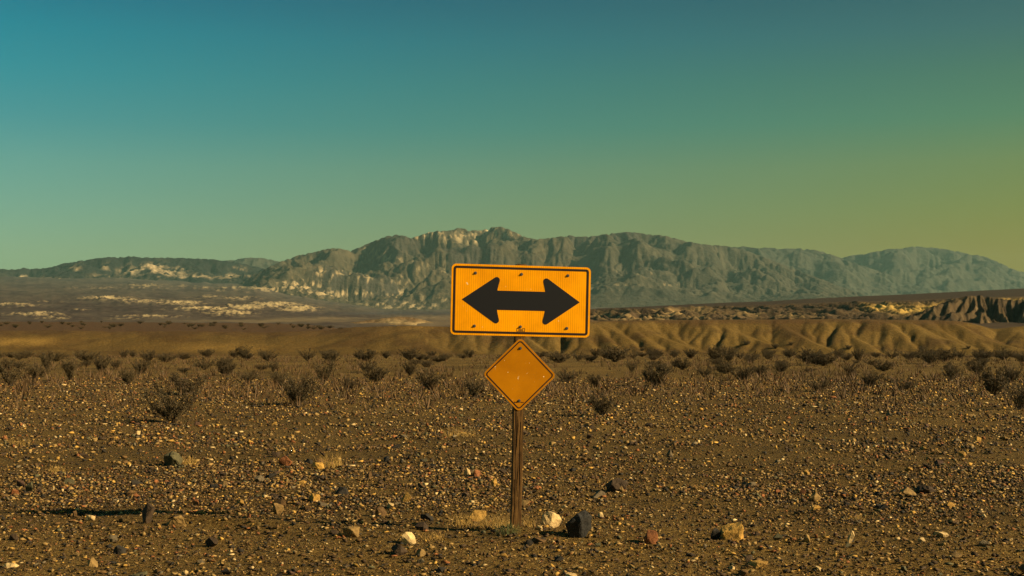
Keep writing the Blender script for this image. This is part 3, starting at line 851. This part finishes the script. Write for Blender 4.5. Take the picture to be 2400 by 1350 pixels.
# stones one can point out: px, py of the foot, width and height in photo pixels, colour, label, short name (or None), angular?
LM = [
 (1357, 1256, 64, 64, 'black', 'big black angular boulder right of the sign post', 'black boulder'),
 (1293, 1238, 48, 40, 'cream', 'pale cream boulder between the post and the black boulder', 'cream boulder'),
 (1718, 1262, 56, 42, 'yellow', 'yellow ochre boulder with a dark block against its left side', 'ochre boulder'),
 (1680, 1260, 28, 28, 'black', 'dark angular block leaning against the yellow ochre boulder', None),
 (1526, 1264, 34, 34, 'rust red', 'rust red pointed stone between black and ochre boulders', 'rust red pointed stone'),
 (346, 1228, 36, 50, 'dark brown', 'tall dark standing stone in the shadow of the sign', 'standing stone'),
 (412, 1232, 52, 26, 'tan', 'low tan slab just right of the dark standing stone', None),
 (1120, 1214, 40, 26, 'yellow', 'orange yellow stone in dry grass left of the post', 'orange yellow stone'),
 (958, 1272, 34, 28, 'cream', 'white wedge shaped stone tilted above a dark flat stone', 'white wedge stone'),
 (938, 1296, 46, 26, 'dark brown', 'dark flat stone below the white wedge shaped stone', None),
 (986, 1299, 24, 18, 'tan', 'tan rounded stone stacked above a small grey one', 'tan rounded stone'),
 (986, 1312, 18, 13, 'grey', 'small grey stone directly below the tan rounded stone', None),
 (822, 1257, 40, 26, 'tan', 'broad tan stone left of the white wedge stone', 'broad tan stone'),
 (402, 1090, 46, 36, 'grey green', 'lichen grey boulder out in the gravel on the left', 'lichen grey boulder'),
 (668, 1092, 32, 26, 'rust red', 'dark red stone beside an orange one left of centre', 'dark red stone'),
 (746, 1098, 28, 19, 'yellow', 'orange stone beside a dry grass tuft left of centre', 'orange stone'),
 (68, 1150, 20, 28, 'grey green', 'dark grey upright stone near the left edge', 'grey upright stone'),
 (46, 1140, 26, 20, 'purple brown', 'purple brown stone leaning on the dark grey upright stone', None),
 (30, 1157, 24, 17, 'rust red', 'red brown stone at the foot of the purple brown stone', None),
 (952, 1176, 24, 22, 'yellow', 'bright yellow orange stone with a pointed top', 'bright yellow stone'),
 (892, 1206, 28, 24, 'brown', 'dark brown trapezoid stone left of the dry grass', 'brown trapezoid stone'),
 (1000, 1216, 32, 18, 'black', 'black low stone in front of the dry grass', None),
 (1095, 1110, 18, 22, 'cream', 'cream pointed stone next to a red one behind the post', 'cream pointed stone'),
 (1116, 1112, 20, 20, 'rust red', 'red stone touching the cream pointed stone', None),
 (1158, 1140, 14, 21, 'yellow', 'orange upright stone just left of the post', None),
 (1448, 1150, 54, 34, 'dark brown', 'large dark brown stone behind the black boulder', 'large dark brown stone'),
 (1457, 1150, 16, 18, 'tan', 'tan chip leaning on the large dark brown stone', None),
 (1404, 1160, 34, 18, 'grey', 'grey flat stone left of the large dark brown stone', None),
 (1571, 1068, 18, 18, 'grey', 'light grey tilted stone in the gravel right of centre', 'light grey tilted stone'),
 (1910, 1170, 32, 24, 'tan', 'tan rounded boulder in the dark gravel on the right', 'tan rounded boulder'),
 (1882, 1157, 14, 14, 'rust red', 'small orange red stone left of the tan rounded boulder', None),
 (2132, 1160, 36, 24, 'tan', 'pale lumpy stone with a dark slab beside it', 'pale lumpy stone'),
 (2174, 1153, 44, 18, 'dark brown', 'dark flat slab right of the pale lumpy stone', None),
 (1994, 1268, 18, 32, 'cream', 'cream upright stone standing alone on the right', 'cream upright stone'),
 (1892, 1268, 16, 20, 'tan', 'tan leaning chip left of the cream upright stone', None),
 (1780, 1329, 48, 15, 'yellow', 'long flat yellow slab in the right foreground sand', 'flat yellow slab'),
 (1716, 1333, 15, 13, 'cream', 'cream pointed chip left of the flat yellow slab', None),
 (321, 1344, 46, 15, 'grey green', 'grey green flat slab at the bottom edge', 'grey green slab'),
 (212, 1324, 30, 23, 'tan', 'tan faceted stone left of the grey green slab', 'tan faceted stone'),
 (20, 1324, 36, 13, 'cream', 'pinkish pale slab at the left edge of the foreground', None),
 (432, 1343, 16, 13, 'cream', 'cream square chip right of the grey green slab', None),
 (1340, 1349, 30, 14, 'cream', 'pale stone cut by the bottom edge below the black boulder', None),
 (1350, 1328, 16, 13, 'tan', 'pinkish tan chip below the black boulder', None),
 (1034, 1336, 26, 15, 'black', 'black pebble in the foreground below the dry grass', None),
 (458, 1182, 17, 15, 'rust red', 'orange red round stone above the sign shadow', 'orange red round stone'),
 (562, 1181, 20, 16, 'yellow', 'yellow angular stone right of the orange red round stone', 'yellow angular stone'),
 (650, 1200, 26, 28, 'tan', 'tan pile shaped stone between shadow and yellow slab', 'tan piled stone'),
 (735, 1173, 28, 22, 'yellow', 'tilted yellow brown slab left of the bright yellow stone', 'tilted yellow brown slab'),
 (756, 1180, 24, 14, 'grey', 'grey low stone touching the tilted yellow brown slab', None),
 (275, 1290, 32, 22, 'black', 'dark jagged stone in the left foreground', 'dark jagged stone'),
 (210, 1222, 22, 14, 'cream', 'pale round stone at the tip of the sign shadow', 'pale round stone'),
 (174, 1212, 12, 17, 'brown', 'narrow brown chip beside the pale round stone', None),
 (30, 1268, 24, 18, 'dark brown', 'dark wedge near the left edge of the foreground', None),
 (583, 1222, 10, 17, 'rust red', 'pink upright chip right of the sign shadow', None),
 (2210, 1263, 34, 14, 'cream', 'pale flat stone in the stony strip at the right', 'pale flat stone'),
 (2310, 1285, 30, 15, 'grey', 'grey flat stone below the pale flat stone at the right', None),
 (2162, 1270, 16, 10, 'cream', 'white oval chip left of the pale flat stone', None),
 (2120, 1330, 16, 12, 'grey green', 'small rounded grey green pebble in the right foreground', None),
 (2293, 1034, 16, 14, 'yellow', 'yellow rounded stone far out on the right', 'yellow rounded stone'),
 (1892, 1118, 14, 16, 'yellow', 'yellow upright stone above the tan rounded boulder', None),
 (1408, 1208, 14, 16, 'cream', 'pale pink chip right of the black boulder', None),
 (1264, 1246, 16, 12, 'cream', 'small pale chip at the foot of the cream boulder', None),
 (1262, 1268, 40, 13, 'brown', 'low brown stone in front of the post', None),
 (1240, 1272, 22, 15, 'black', 'black stone just in front of the post base', None),
 (800, 1155, 32, 17, 'black', 'black stone near the tilted yellow brown slab', None),
 (1230, 1018, 14, 13, 'dark brown', 'small dark stone behind the post', None),
 (1620, 1300, 22, 10, 'dark brown', 'dark sliver of stone in front of the ochre boulder', None),
]
placed = []           # (x, y, w, h) of the named stones
def set_stone(px_, py_, w, h):
    x, d_ = ground_pt(px_, py_)
    k = d_ / F
    return x, d_, w * k, h * k
stones = []
CENTRE = {}
taken = []
for i, (sx, sy, w, h, cl, label, short) in enumerate(LM):
    x, d_, ww, hh = set_stone(sx, sy, w, h)
    big = w > 40
    bm = hull_rock(14 if big else 12, 100 + i, sub=2 if w > 24 else 1, rough=.05 if big else .03, squash=(1, .85, 1))
    co = np.array([v.co for v in bm.verts]); lo, hi = co.min(0), co.max(0)
    sc = (ww / (hi[0] - lo[0]), ww * random.uniform(.75, .95) / (hi[1] - lo[1]), hh * 1.22 / (hi[2] - lo[2]))
    for v in bm.verts:
        v.co = Vector(((v.co.x - (lo[0] + hi[0]) / 2) * sc[0], (v.co.y - (lo[1] + hi[1]) / 2) * sc[1], (v.co.z - lo[2]) * sc[2] - hh * .22))
    me = bpy.data.meshes.new('stone'); bm.to_mesh(me); bm.free(); me.materials.append(M_stone)
    nm = 'boulder' if w > 40 else 'stone'
    o = bpy.data.objects.new(nm, me); COL.objects.link(o)
    yy = d_ + ww * .3
    o.location = (x, yy, float(ground_z(x, yy)) - .004)
    cv = np.array(CLS[cl]) * random.uniform(.9, 1.12)
    if label.startswith('big black'):
        cv = np.array((.026, .022, .017))
    o.color = (*cv, 1)
    # texture space: the stone material reads object coordinates in metres
    thing(o, label, nm, 'stones lying on the gravel')
    taken.append((x, yy, ww))
    if short:
        CENTRE[short] = (x, yy)
    stones.append(o)
TK = np.array(taken)

# scattered stones: 220 of them single things, the smaller ones joined as gravel
def scatter(n, d0, d1, power=0.0, xpad=1.15):
    d_ = (d0 ** (2 - power) + rng.random(n) * (d1 ** (2 - power) - d0 ** (2 - power))) ** (1 / (2 - power))
    x = rng.uniform(-1, 1, n) * (d_ * .4 * xpad + 2.4)
    return x, d_
def stony(x, y):
    """more stones in some bands and patches than in others; the foreground is sandier"""
    band = np.interp(y, [8, 10.3, 10.9, 12.2, 13.5, 17, 22, 40, 80], [.30, .30, .55, .75, 1.0, 1.0, .9, .8, .6])
    patch = .5 + 1.5 * fbm(x * .4 + 3, y * .4, 4) + .8 * fbm(x * 1.7, y * 1.2, 3)
    right = 1 + .25 * sstep(.1, .35, x / y)
    return np.clip(band * right * np.clip(patch, .12, 1.4), 0, 1.3)
ROCKS = []
for s in range(10):
    bm = hull_rock(11, 900 + s, squash=(1, .85, .62))
    me = bpy.data.meshes.new('stone'); bm.to_mesh(me); bm.free(); me.materials.append(M_stone); ROCKS.append(me)
x, d_ = scatter(20000, 9, 60, .9)
k = rng.random(len(x)) < stony(x, d_) * .8
x, d_ = x[k], d_[k]
size = .040 * (1 - rng.random(len(x))) ** (-1 / 2.7)
size = np.clip(size, .036, .16)
dmin = np.array([np.min(np.hypot(TK[:, 0] - a, TK[:, 1] - b) - TK[:, 2] * .55) for a, b in zip(x, d_)])
k = (dmin > size * .5) & (np.hypot(x - .04, d_ - 11.1) > .15)
x, d_, size = x[k], d_[k], size[k]
cls = rng.choice(len(CN), len(x), p=CW)
order = np.argsort(-(size / d_) * (np.abs(x) < .4 * d_ + .1))
NSINGLE = 230
single, rest = order[:NSINGLE], order[NSINGLE:]
NUM = ['', 'second', 'third', 'fourth', 'fifth', 'sixth', 'seventh', 'eighth', 'ninth', 'tenth', 'eleventh', 'twelfth', 'thirteenth', 'fourteenth', 'fifteenth', 'sixteenth', 'seventeenth', 'eighteenth', 'nineteenth', 'twentieth']
def ordinal(i, word):
    return word if i == 0 else (NUM[i] if i < 20 else f'{i + 1}th') + ' ' + word
bins = {}
for j in single:
    nm = min(CENTRE, key=lambda q: math.hypot(CENTRE[q][0] - x[j], (CENTRE[q][1] - d_[j]) * .45))
    cx, cy = CENTRE[nm]
    dx, dy = x[j] - cx, d_[j] - cy
    if abs(dx) > abs(dy) * .5:
        side = 'right of' if dx > 0 else 'left of'
    else:
        side = 'behind' if dy > 0 else 'in front of'
    bins.setdefault((CN[cls[j]], side, nm), []).append((math.hypot(dx, dy), j))
for (cn, side, nm), lst in bins.items():
    lst.sort()
    for i, (_, j) in enumerate(lst):
        me = ROCKS[int(rng.integers(len(ROCKS)))]
        o = bpy.data.objects.new('stone', me); COL.objects.link(o)
        s = size[j]
        o.scale = (s * rng.uniform(.85, 1.3), s, s * rng.uniform(.8, 1.25))
        o.rotation_euler = (rng.uniform(-.5, .5), rng.uniform(-.5, .5), rng.uniform(0, 6.28))
        o.location = (x[j], d_[j], float(ground_z(x[j], d_[j])) + s * rng.uniform(.05, .22))
        o.color = (*(np.array(CLS[cn]) * rng.uniform(.8, 1.25)), 1)
        lab = f'{cn} stone {side} the {nm}' if len(lst) == 1 else f'{cn} stone {side} the {nm}, {ordinal(i, "nearest")} of that colour'
        thing(o, lab, 'stone', 'stones lying on the gravel')

def joined(name, X_, Y_, S_, cl_, n_pts, nvar, sink, flat=(.5, .95)):
    """many small stones as one mesh"""
    V, Fc, Cc, off = [], [], [], 0
    var = []
    for s in range(nvar):
        bm = hull_rock(n_pts, 2000 + s + n_pts * 31, squash=(1, .9, .8))
        bm.verts.index_update()
        var.append((np.array([v.co for v in bm.verts]), np.array([[v.index for v in f.verts] for f in bm.faces]))); bm.free()
    which = rng.integers(nvar, size=len(X_))
    Z_ = ground_z(X_, Y_)
    for s in range(nvar):
        k = np.where(which == s)[0]
        if not len(k):
            continue
        v0, f0 = var[s]
        a = rng.uniform(0, 2 * np.pi, len(k)); tl = rng.uniform(-.5, .5, (2, len(k)))
        sc = np.stack([S_[k] * rng.uniform(.85, 1.8, len(k)), S_[k] * rng.uniform(.7, 1.1, len(k)), S_[k] * rng.uniform(*flat, len(k))], -1)
        p_ = v0[None] * sc[:, None, :]
        ca, sa = np.cos(tl[0])[:, None], np.sin(tl[0])[:, None]
        p_ = np.stack([p_[..., 0], p_[..., 1] * ca - p_[..., 2] * sa, p_[..., 1] * sa + p_[..., 2] * ca], -1)
        ca, sa = np.cos(a)[:, None], np.sin(a)[:, None]
        p_ = np.stack([p_[..., 0] * ca - p_[..., 1] * sa, p_[..., 0] * sa + p_[..., 1] * ca, p_[..., 2]], -1)
        p_ += np.stack([X_[k], Y_[k], Z_[k] + S_[k] * sink], -1)[:, None, :]
        nv = len(v0)
        V.append(p_.reshape(-1, 3))
        Fc.append((f0[None] + (off + np.arange(len(k)) * nv)[:, None, None]).reshape(-1, 3))
        col = np.array([CLS[c_] for c_ in CN])[cl_[k]] * rng.uniform(.75, 1.3, (len(k), 1))
        Cc.append(np.repeat(col, nv, 0)); off += nv * len(k)
    V = np.concatenate(V); Fc = np.concatenate(Fc); Cc = np.concatenate(Cc)
    me = bpy.data.meshes.new(name)
    me.vertices.add(len(V)); me.vertices.foreach_set('co', V.astype(np.float32).ravel())
    me.loops.add(Fc.size); me.loops.foreach_set('vertex_index', Fc.astype(np.int32).ravel())
    me.polygons.add(len(Fc)); me.polygons.foreach_set('loop_start', np.arange(0, Fc.size, 3, dtype=np.int32))
    me.update(calc_edges=True)
    at_ = me.color_attributes.new('rock', 'FLOAT_COLOR', 'POINT')
    rgba = np.ones((len(V), 4), np.float32); rgba[:, :3] = Cc
    at_.data.foreach_set('color', rgba.ravel())
    me.materials.append(M_gravel)
    o = bpy.data.objects.new(name, me); COL.objects.link(o); o['kind'] = 'stuff'
    print(name, len(X_), 'stones', len(Fc), 'tris')
    return o
j = joined('loose_stones', x[rest], d_[rest], size[rest], cls[rest], 10, 12, .15); j['label'] = 'loose stones strewn over the plain'
x, d_ = scatter(210000, 8.7, 17, 1.0)
k = rng.random(len(x)) < np.clip(stony(x, d_), .3, 1)
x, d_ = x[k][:62000], d_[k][:62000]
size = np.clip(.016 * (1 - rng.random(len(x))) ** (-1 / 2.0), .018, .052)
j = joined('gravel', x, d_, size, rng.choice(len(CN), len(x), p=CG), 8, 14, .26, (.45, 1.05)); j['label'] = 'coarse brown gravel round the sign'
x, d_ = scatter(190000, 12.2, 52, 1.2)
k = rng.random(len(x)) < np.clip(stony(x, d_), .25, 1) * sstep(11.5, 14.5, d_)
x, d_ = x[k][:80000], d_[k][:80000]
size = np.clip(.028 * (1 - rng.random(len(x))) ** (-1 / 2.5), .030, .085) * np.interp(d_, [12, 20, 52], [.8, 1.15, 1.7])
j = joined('far_gravel', x, d_, size, rng.choice(len(CN), len(x), p=CG), 7, 14, .26, (.45, 1.05)); j['label'] = 'stony gravel out on the plain'
x, d_ = scatter(36000, 8.7, 13, 1.0)
size = rng.uniform(.007, .016, len(x))
j = joined('fine_gravel', x, d_, size, rng.choice(len(CN), len(x), p=CG), 6, 8, .3, (.6, 1.1)); j['label'] = 'fine gravel and grit between the stones'
print('TRIS', sum(sum(len(p.vertices) - 2 for p in me.polygons) for me in []), {me.name: len(me.polygons) for me in bpy.data.meshes if len(me.polygons) > 20000})

# ------------------------------------------------------------------ creosote bushes
def leaf_mat(name, c0_, c1_):
    m, t, p = new_mat(name)
    oi = t.nodes.new('ShaderNodeObjectInfo')
    n = noise(t, 9, 3)
    c_ = vramp(t, n.outputs['Fac'], [(.35, c0_), (.65, c1_)])
    hv_ = vramp(t, oi.outputs['Random'], [(0, g3(.8)), (1, g3(1.25))])
    t.links.new(mixc(t, c_, hv_, 1.0, 'MULTIPLY'), p.inputs['Base Color'])
    p.inputs['Roughness'].default_value = .7; p.inputs['Specular IOR Level'].default_value = .2
    return m
M_leaf = leaf_mat('creosote_leaf', (.054, .036, .014), (.104, .068, .025))
M_stem = leaf_mat('creosote_stem', (.040, .026, .014), (.070, .044, .022))
M_straw = leaf_mat('dry_straw', (.19, .105, .022), (.36, .21, .045))
M_weed = leaf_mat('green_weed', (.05, .06, .014), (.10, .10, .025))
def tube(bm, pts, r0, r1):
    prev = None
    n = len(pts)
    for i, p_ in enumerate(pts):
        r = r0 + (r1 - r0) * i / (n - 1)
        ringv = [bm.verts.new((p_[0] + r * math.cos(a), p_[1] + r * math.sin(a), p_[2])) for a in (0, 2.09, 4.19)]
        if prev:
            for q in range(3):
                bm.faces.new((prev[q], prev[(q + 1) % 3], ringv[(q + 1) % 3], ringv[q]))
        prev = ringv
def bush_meshes(seed, n_stem=34, spread=.62, leafy=1.0):
    """a unit-high bush: stems fanning from one crown of roots, small leaf sprays along their upper part"""
    r = random.Random(seed)
    st, lf = bmesh.new(), bmesh.new()
    for s in range(n_stem):
        a = r.uniform(0, 6.283); out = r.uniform(.1, 1) ** .7 * spread; top = r.uniform(.55, 1.0) * (1 - .25 * out)
        b0 = (r.gauss(0, .04), r.gauss(0, .04), -.03)
        pts = []
        bend = r.uniform(.6, 1.5); wob = r.uniform(-.08, .08)
        for i in range(6):
            f_ = i / 5
            rr_ = out * f_ ** bend
            pts.append((b0[0] + math.cos(a + wob * i) * rr_, b0[1] + math.sin(a + wob * i) * rr_, b0[2] + top * f_))
        tube(st, pts, .011, .003)
        for tw in range(8):
            i = r.randint(1, 4); f_ = r.random()
            q = [pts[i][k_] + (pts[i + 1][k_] - pts[i][k_]) * f_ for k_ in range(3)]
            aa = a + r.uniform(-1.3, 1.3); L = r.uniform(.10, .26)
            e = (q[0] + math.cos(aa) * L * .7, q[1] + math.sin(aa) * L * .7, q[2] + L * r.uniform(.3, .9))
            tube(st, [q, e], .004, .002)
            for l_ in range(int(22 * leafy)):
                g_ = r.uniform(.15, 1.1)
                c_ = Vector([q[k_] + (e[k_] - q[k_]) * g_ + r.gauss(0, .022) for k_ in range(3)])
                d1 = Vector((r.gauss(0, 1), r.gauss(0, 1), r.gauss(0, 1))).normalized() * r.uniform(.014, .034)
                d2 = Vector((r.gauss(0, 1), r.gauss(0, 1), r.gauss(0, 1))).normalized() * r.uniform(.008, .018)
                lf.faces.new((lf.verts.new(c_ - d1), lf.verts.new(c_ + d2), lf.verts.new(c_ + d1), lf.verts.new(c_ - d2)))
    a_ = bpy.data.meshes.new('stems'); st.to_mesh(a_); st.free(); a_.materials.append(M_stem)
    b_ = bpy.data.meshes.new('foliage'); lf.to_mesh(b_); lf.free(); b_.materials.append(M_leaf)
    return a_, b_
BUSH = [bush_meshes(50 + i, n_stem=[34, 42, 28, 46, 36, 30][i], spread=[.55, .75, .5, .95, .65, 1.1][i], leafy=[1, 1.1, .75, 1.1, .6, 1.0][i]) for i in range(6)]
def bush(x_, y_, h, wide, label, group, v=None, sparse=False, z=None):
    v = random.randrange(6) if v is None else v
    root = bpy.data.objects.new('creosote_bush', None); COL.objects.link(root)
    root.empty_display_size = .2
    root.location = (x_, y_, float(ground_z(x_, y_)) if z is None else z)
    root.scale = (h * wide, h * wide, h); root.rotation_euler = (0, 0, random.uniform(0, 6.28))
    for me_, nm in zip(BUSH[v], ('stems', 'foliage')):
        o = bpy.data.objects.new(nm, me_); COL.objects.link(o); o.parent = root
    thing(root, label, 'bush', group)
    return root
# px, py of the foot, width, height in photo pixels
NEAR = [(405, 988, 165, 112, 5), (700, 950, 84, 80, 1), (1412, 976, 66, 66, 2), (440, 925, 80, 60, 2), (2330, 926, 60, 70, 0), (2230, 892, 40, 50, 0), (1535, 905, 60, 64, 0), (1920, 918, 76, 44, 5),
        (1010, 915, 66, 58, 2), (1112, 932, 44, 60, 2), (25, 905, 56, 60, 2), (90, 888, 60, 44, 3), (165, 892, 40, 62, 2), (582, 896, 70, 34, 5), (2390, 960, 70, 80, 4), (760, 895, 50, 60, 2),
        (880, 895, 60, 44, 3), (1330, 895, 60, 36, 5), (1395, 908, 36, 36, 1), (1740, 892, 60, 40, 3), (1650, 885, 50, 34, 5), (2040, 905, 50, 40, 4), (2120, 915, 60, 40, 5), (2370, 895, 60, 44, 3)]
MIDB = [(130, 846, 56, 26), (200, 850, 60, 34), (60, 838, 40, 20), (345, 848, 40, 34), (290, 838, 24, 24), (390, 848, 50, 26), (430, 842, 50, 18), (570, 838, 40, 30), (630, 846, 46, 28), (720, 846, 44, 36),
        (775, 852, 44, 32), (855, 846, 60, 30), (905, 840, 30, 22), (960, 844, 60, 34), (1100, 838, 30, 22), (1040, 846, 40, 22), (1310, 850, 60, 34), (1355, 846, 36, 26), (1440, 848, 70, 44), (1485, 842, 26, 26),
        (1530, 840, 30, 26), (1580, 838, 30, 22), (1620, 840, 36, 26), (1680, 852, 46, 48), (1712, 842, 34, 34), (1760, 848, 60, 32), (1800, 842, 40, 26), (1850, 838, 26, 26), (1895, 852, 70, 44), (1930, 858, 60, 36),
        (1965, 838, 36, 26), (2010, 846, 30, 34), (2090, 840, 44, 28), (2130, 842, 46, 24), (2180, 852, 66, 34), (2215, 846, 60, 34), (2250, 838, 36, 24), (2300, 852, 50, 40), (2350, 842, 56, 34), (2395, 848, 50, 30),
        (240, 872, 44, 46), (110, 866, 36, 50), (330, 876, 46, 40), (480, 868, 50, 36), (530, 880, 44, 44), (640, 872, 40, 38), (860, 872, 60, 36), (960, 880, 40, 40), (1480, 872, 36, 40), (1600, 866, 40, 30),
        (1830, 872, 46, 30), (1560, 880, 50, 34), (1990, 878, 50, 34), (2070, 870, 44, 28), (2290, 878, 50, 40), (1700, 876, 50, 26), (1780, 880, 40, 28), (20, 868, 36, 34), (300, 900, 50, 44), (820, 912, 40, 34), (655, 905, 44, 40)]
for _ in range(70):
    MIDB.append((random.uniform(-40, 2440), 836 + random.random() ** 2 * 40, random.uniform(20, 46), random.uniform(11, 26)))
NL = ['wide wispy bush low in the gravel, left half', 'dense round bush alone in front of the others, left of the sign', 'small dark bush right of the sign, nearest of that side', 'leggy bush behind the wide wispy bush',
      'tall round bush near the right edge', 'upright bush behind the tall round right bush', 'tall bush right of the sign between lower ones', 'broad low bush halfway between sign and right edge', 'pale wispy bush left of the diamond panel',
      'thin bush touching the left corner of the diamond panel', 'slanting bush at the left edge', 'low dark bush next to the slanting left edge bush', 'narrow upright bush by the low dark left bush', 'flat spreading bush left of the dense round bush',
      'wispy bush cut by the right edge', 'upright bush behind the dense round bush', 'low bush midway between dense round bush and sign', 'flat bush just right of the diamond panel', 'small round bush right of the flat bush near the diamond',
      'low bush left of the broad low bush', 'flat bush right of the tall bush near the sign', 'sparse bush right of the broad low bush', 'flat bush left of the upright right bush', 'low dark bush at the right edge behind the wispy one']
def put(b, label, v=None):
    bx, by, w, h = b[:4]
    x_, y_ = ground_pt(bx, by)
    k = y_ / F
    v = random.choice([0, 1, 3, 5, 1, 3]) if v is None else v
    wide = (w / h) / (2 * [.55, .75, .5, .95, .65, 1.1][v] * .85)
    return bush(x_, y_, h * k * .96, min(max(wide, .5), 2.0), label, 'creosote bushes on the plain', v)
for b, l in zip(NEAR, NL):
    put(b, l, b[4])
rows = {}
for b in MIDB:
    side = 'left' if b[0] < 1215 else 'right'
    row = 'scrub line at the foot of the ridge' if b[1] < 855 else 'middle scrub'
    rows.setdefault((side, row), []).append(b)
for (side, row), lst in rows.items():
    lst.sort(key=lambda b: abs(b[0] - 1215))
    for i, b in enumerate(lst):
        put(b, f'{"first" if i == 0 else (NUM[i] if i < 20 else str(i + 1) + "th")} bush {side} of the sign in the {row}')
# dots of scrub on the plateau behind the left end of the ridge
bpy.context.view_layer.update()
ridge = bpy.data.objects['front_ridge']
for _ in range(75):
    bx = random.uniform(-60, 820); d_ = random.uniform(380, 600)
    x_ = (bx - 1200) / F * d_
    hit, loc, nrm, _i = ridge.ray_cast(Vector((x_, d_, 200)), Vector((0, 0, -1)))
    if hit:
        h = random.uniform(.7, 1.5)
        bush(x_, d_, h, random.uniform(.9, 1.6), 'tiny dark bush dotted on the dark plateau at the left', 'bushes on the left plateau', random.choice([1, 3, 5]), z=loc.z)
for i, (bx, by, w) in enumerate([(1505, 824, 14), (1690, 826, 18), (1750, 812, 20), (1818, 818, 22), (1855, 810, 16), (1990, 822, 20), (2160, 826, 22), (2270, 818, 14)]):
    d_ = 325.0
    for d_ in np.linspace(298, 350, 60):
        x_ = (bx - 1200) / F * d_
        hit, loc, nrm, _i = ridge.ray_cast(Vector((x_, d_, 200)), Vector((0, 0, -1)))
        if hit and HORIZ - (loc.z - H_CAM) / d_ * F < by:
            break
    bush(x_, d_, w * .6 * d_ / F, 1.1, f'{"first" if i == 0 else NUM[i]} small bush from the left on the fluted slope', 'bushes on the ridge slope', 1, z=loc.z)

# ------------------------------------------------------------------ low dead scrub between the bushes
def scrub():
    n, blades = 7500, 9
    d_ = 26 * (230 / 26) ** (rng.random(n) ** .8)
    x_ = rng.uniform(-1, 1, n) * d_ * .46
    k_ = rng.random(n) < np.clip(.55 + 1.2 * fbm(x_ / 9, d_ / 14, 3), .08, 1) * sstep(26, 42, d_)
    x_, d_ = x_[k_], d_[k_]; n = len(x_)
    h = rng.uniform(.12, .46, n)
    bx = np.repeat(x_, blades); by = np.repeat(d_, blades); bh = np.repeat(h, blades) * rng.uniform(.5, 1.2, n * blades)
    a = rng.uniform(0, 6.283, n * blades); o_ = rng.uniform(0, .5, n * blades) * bh; lean = rng.uniform(.1, .9, n * blades) * bh
    px_, py_ = bx + np.cos(a) * o_, by + np.sin(a) * o_
    pz = ground_z(px_, py_) - .01
    wd = rng.uniform(.008, .022, n * blades); a2 = rng.uniform(0, 6.283, n * blades)
    V = np.stack([np.stack([px_ - np.cos(a2) * wd, py_ - np.sin(a2) * wd, pz], -1), np.stack([px_ + np.cos(a2) * wd, py_ + np.sin(a2) * wd, pz], -1),
                  np.stack([px_ + np.cos(a) * lean, py_ + np.sin(a) * lean, pz + bh], -1)], 1).reshape(-1, 3)
    m_ = len(V) // 3
    me = bpy.data.meshes.new('dead_scrub')
    me.vertices.add(len(V)); me.vertices.foreach_set('co', V.astype(np.float32).ravel())
    me.loops.add(m_ * 3); me.loops.foreach_set('vertex_index', np.arange(m_ * 3, dtype=np.int32))
    me.polygons.add(m_); me.polygons.foreach_set('loop_start', np.arange(0, m_ * 3, 3, dtype=np.int32)); me.update(calc_edges=True)
    me.materials.append(leaf_mat('dead_scrub', (.052, .029, .012), (.125, .066, .024)))
    o = bpy.data.objects.new('dead_scrub', me); COL.objects.link(o); o['kind'] = 'stuff'; o['label'] = 'low dead scrub between the bushes'
scrub()

# ------------------------------------------------------------------ dry grass and weeds
def tuft(px_, py_, w, h, n, label, mat, name='dry_grass_tuft', cat='grass tuft', flat=.6, seed=0):
    r = random.Random(seed + int(px_))
    x_, y_ = ground_pt(px_, py_); k = y_ / F
    bm = bmesh.new()
    W_, H_ = w * k, h * k
    for _ in range(n):
        bx, by = r.gauss(0, W_ * .24), r.gauss(0, W_ * .16)
        bz = float(ground_z(x_ + bx, y_ + by)) - float(ground_z(x_, y_))
        a = r.uniform(0, 6.283); L = H_ * r.uniform(.5, 1.25); lean = r.uniform(.2, 1.3) * flat
        pts = [(bx + math.cos(a) * L * lean * f_ ** 1.4, by + math.sin(a) * L * lean * f_ ** 1.4, bz - .01 + L * (f_ - .35 * lean * f_ ** 2)) for f_ in (0, .35, .7, 1)]
        tube(bm, pts, .0019, .0007)
    me = bpy.data.meshes.new(name); bm.to_mesh(me); bm.free(); me.materials.append(mat)
    o = bpy.data.objects.new(name, me); COL.objects.link(o); o.location = (x_, y_, float(ground_z(x_, y_)))
    return thing(o, label, cat, 'dry grass on the gravel')
tuft(1150, 1232, 150, 40, 230, 'wide tuft of dry yellow grass left of the post base', M_straw, flat=1.0)
tuft(1085, 1222, 90, 32, 70, 'thin dry grass around the orange yellow stone', M_straw, flat=1.1)
tuft(1192, 1252, 60, 30, 90, 'small green weed at the foot of the post', M_weed, 'green_weed', 'weed')
tuft(780, 1092, 60, 36, 80, 'dry yellow grass tuft right of the orange stone', M_straw)
tuft(1070, 1022, 110, 26, 110, 'dry yellow grass tuft behind the post, left of it', M_straw)
tuft(440, 1088, 50, 24, 90, 'dry grass right of the lichen grey boulder', M_straw)
tuft(1240, 1240, 30, 26, 50, 'few dry stalks right of the post base', M_straw)
tuft(40, 1045, 50, 26, 50, 'dry grass tuft near the left edge', M_straw)
tuft(130, 1100, 50, 18, 70, 'low dry grass left of the lichen grey boulder', M_straw)
tuft(1020, 1262, 70, 22, 70, 'thin dry stalks in the post shadow', M_straw, flat=1.2)
tuft(2010, 1214, 50, 24, 40, 'dry twigs above the cream upright stone', M_straw, flat=1.3)
tuft(1640, 1148, 36, 20, 40, 'bent dry leaf stalks above the ochre boulder', M_straw, flat=1.2)
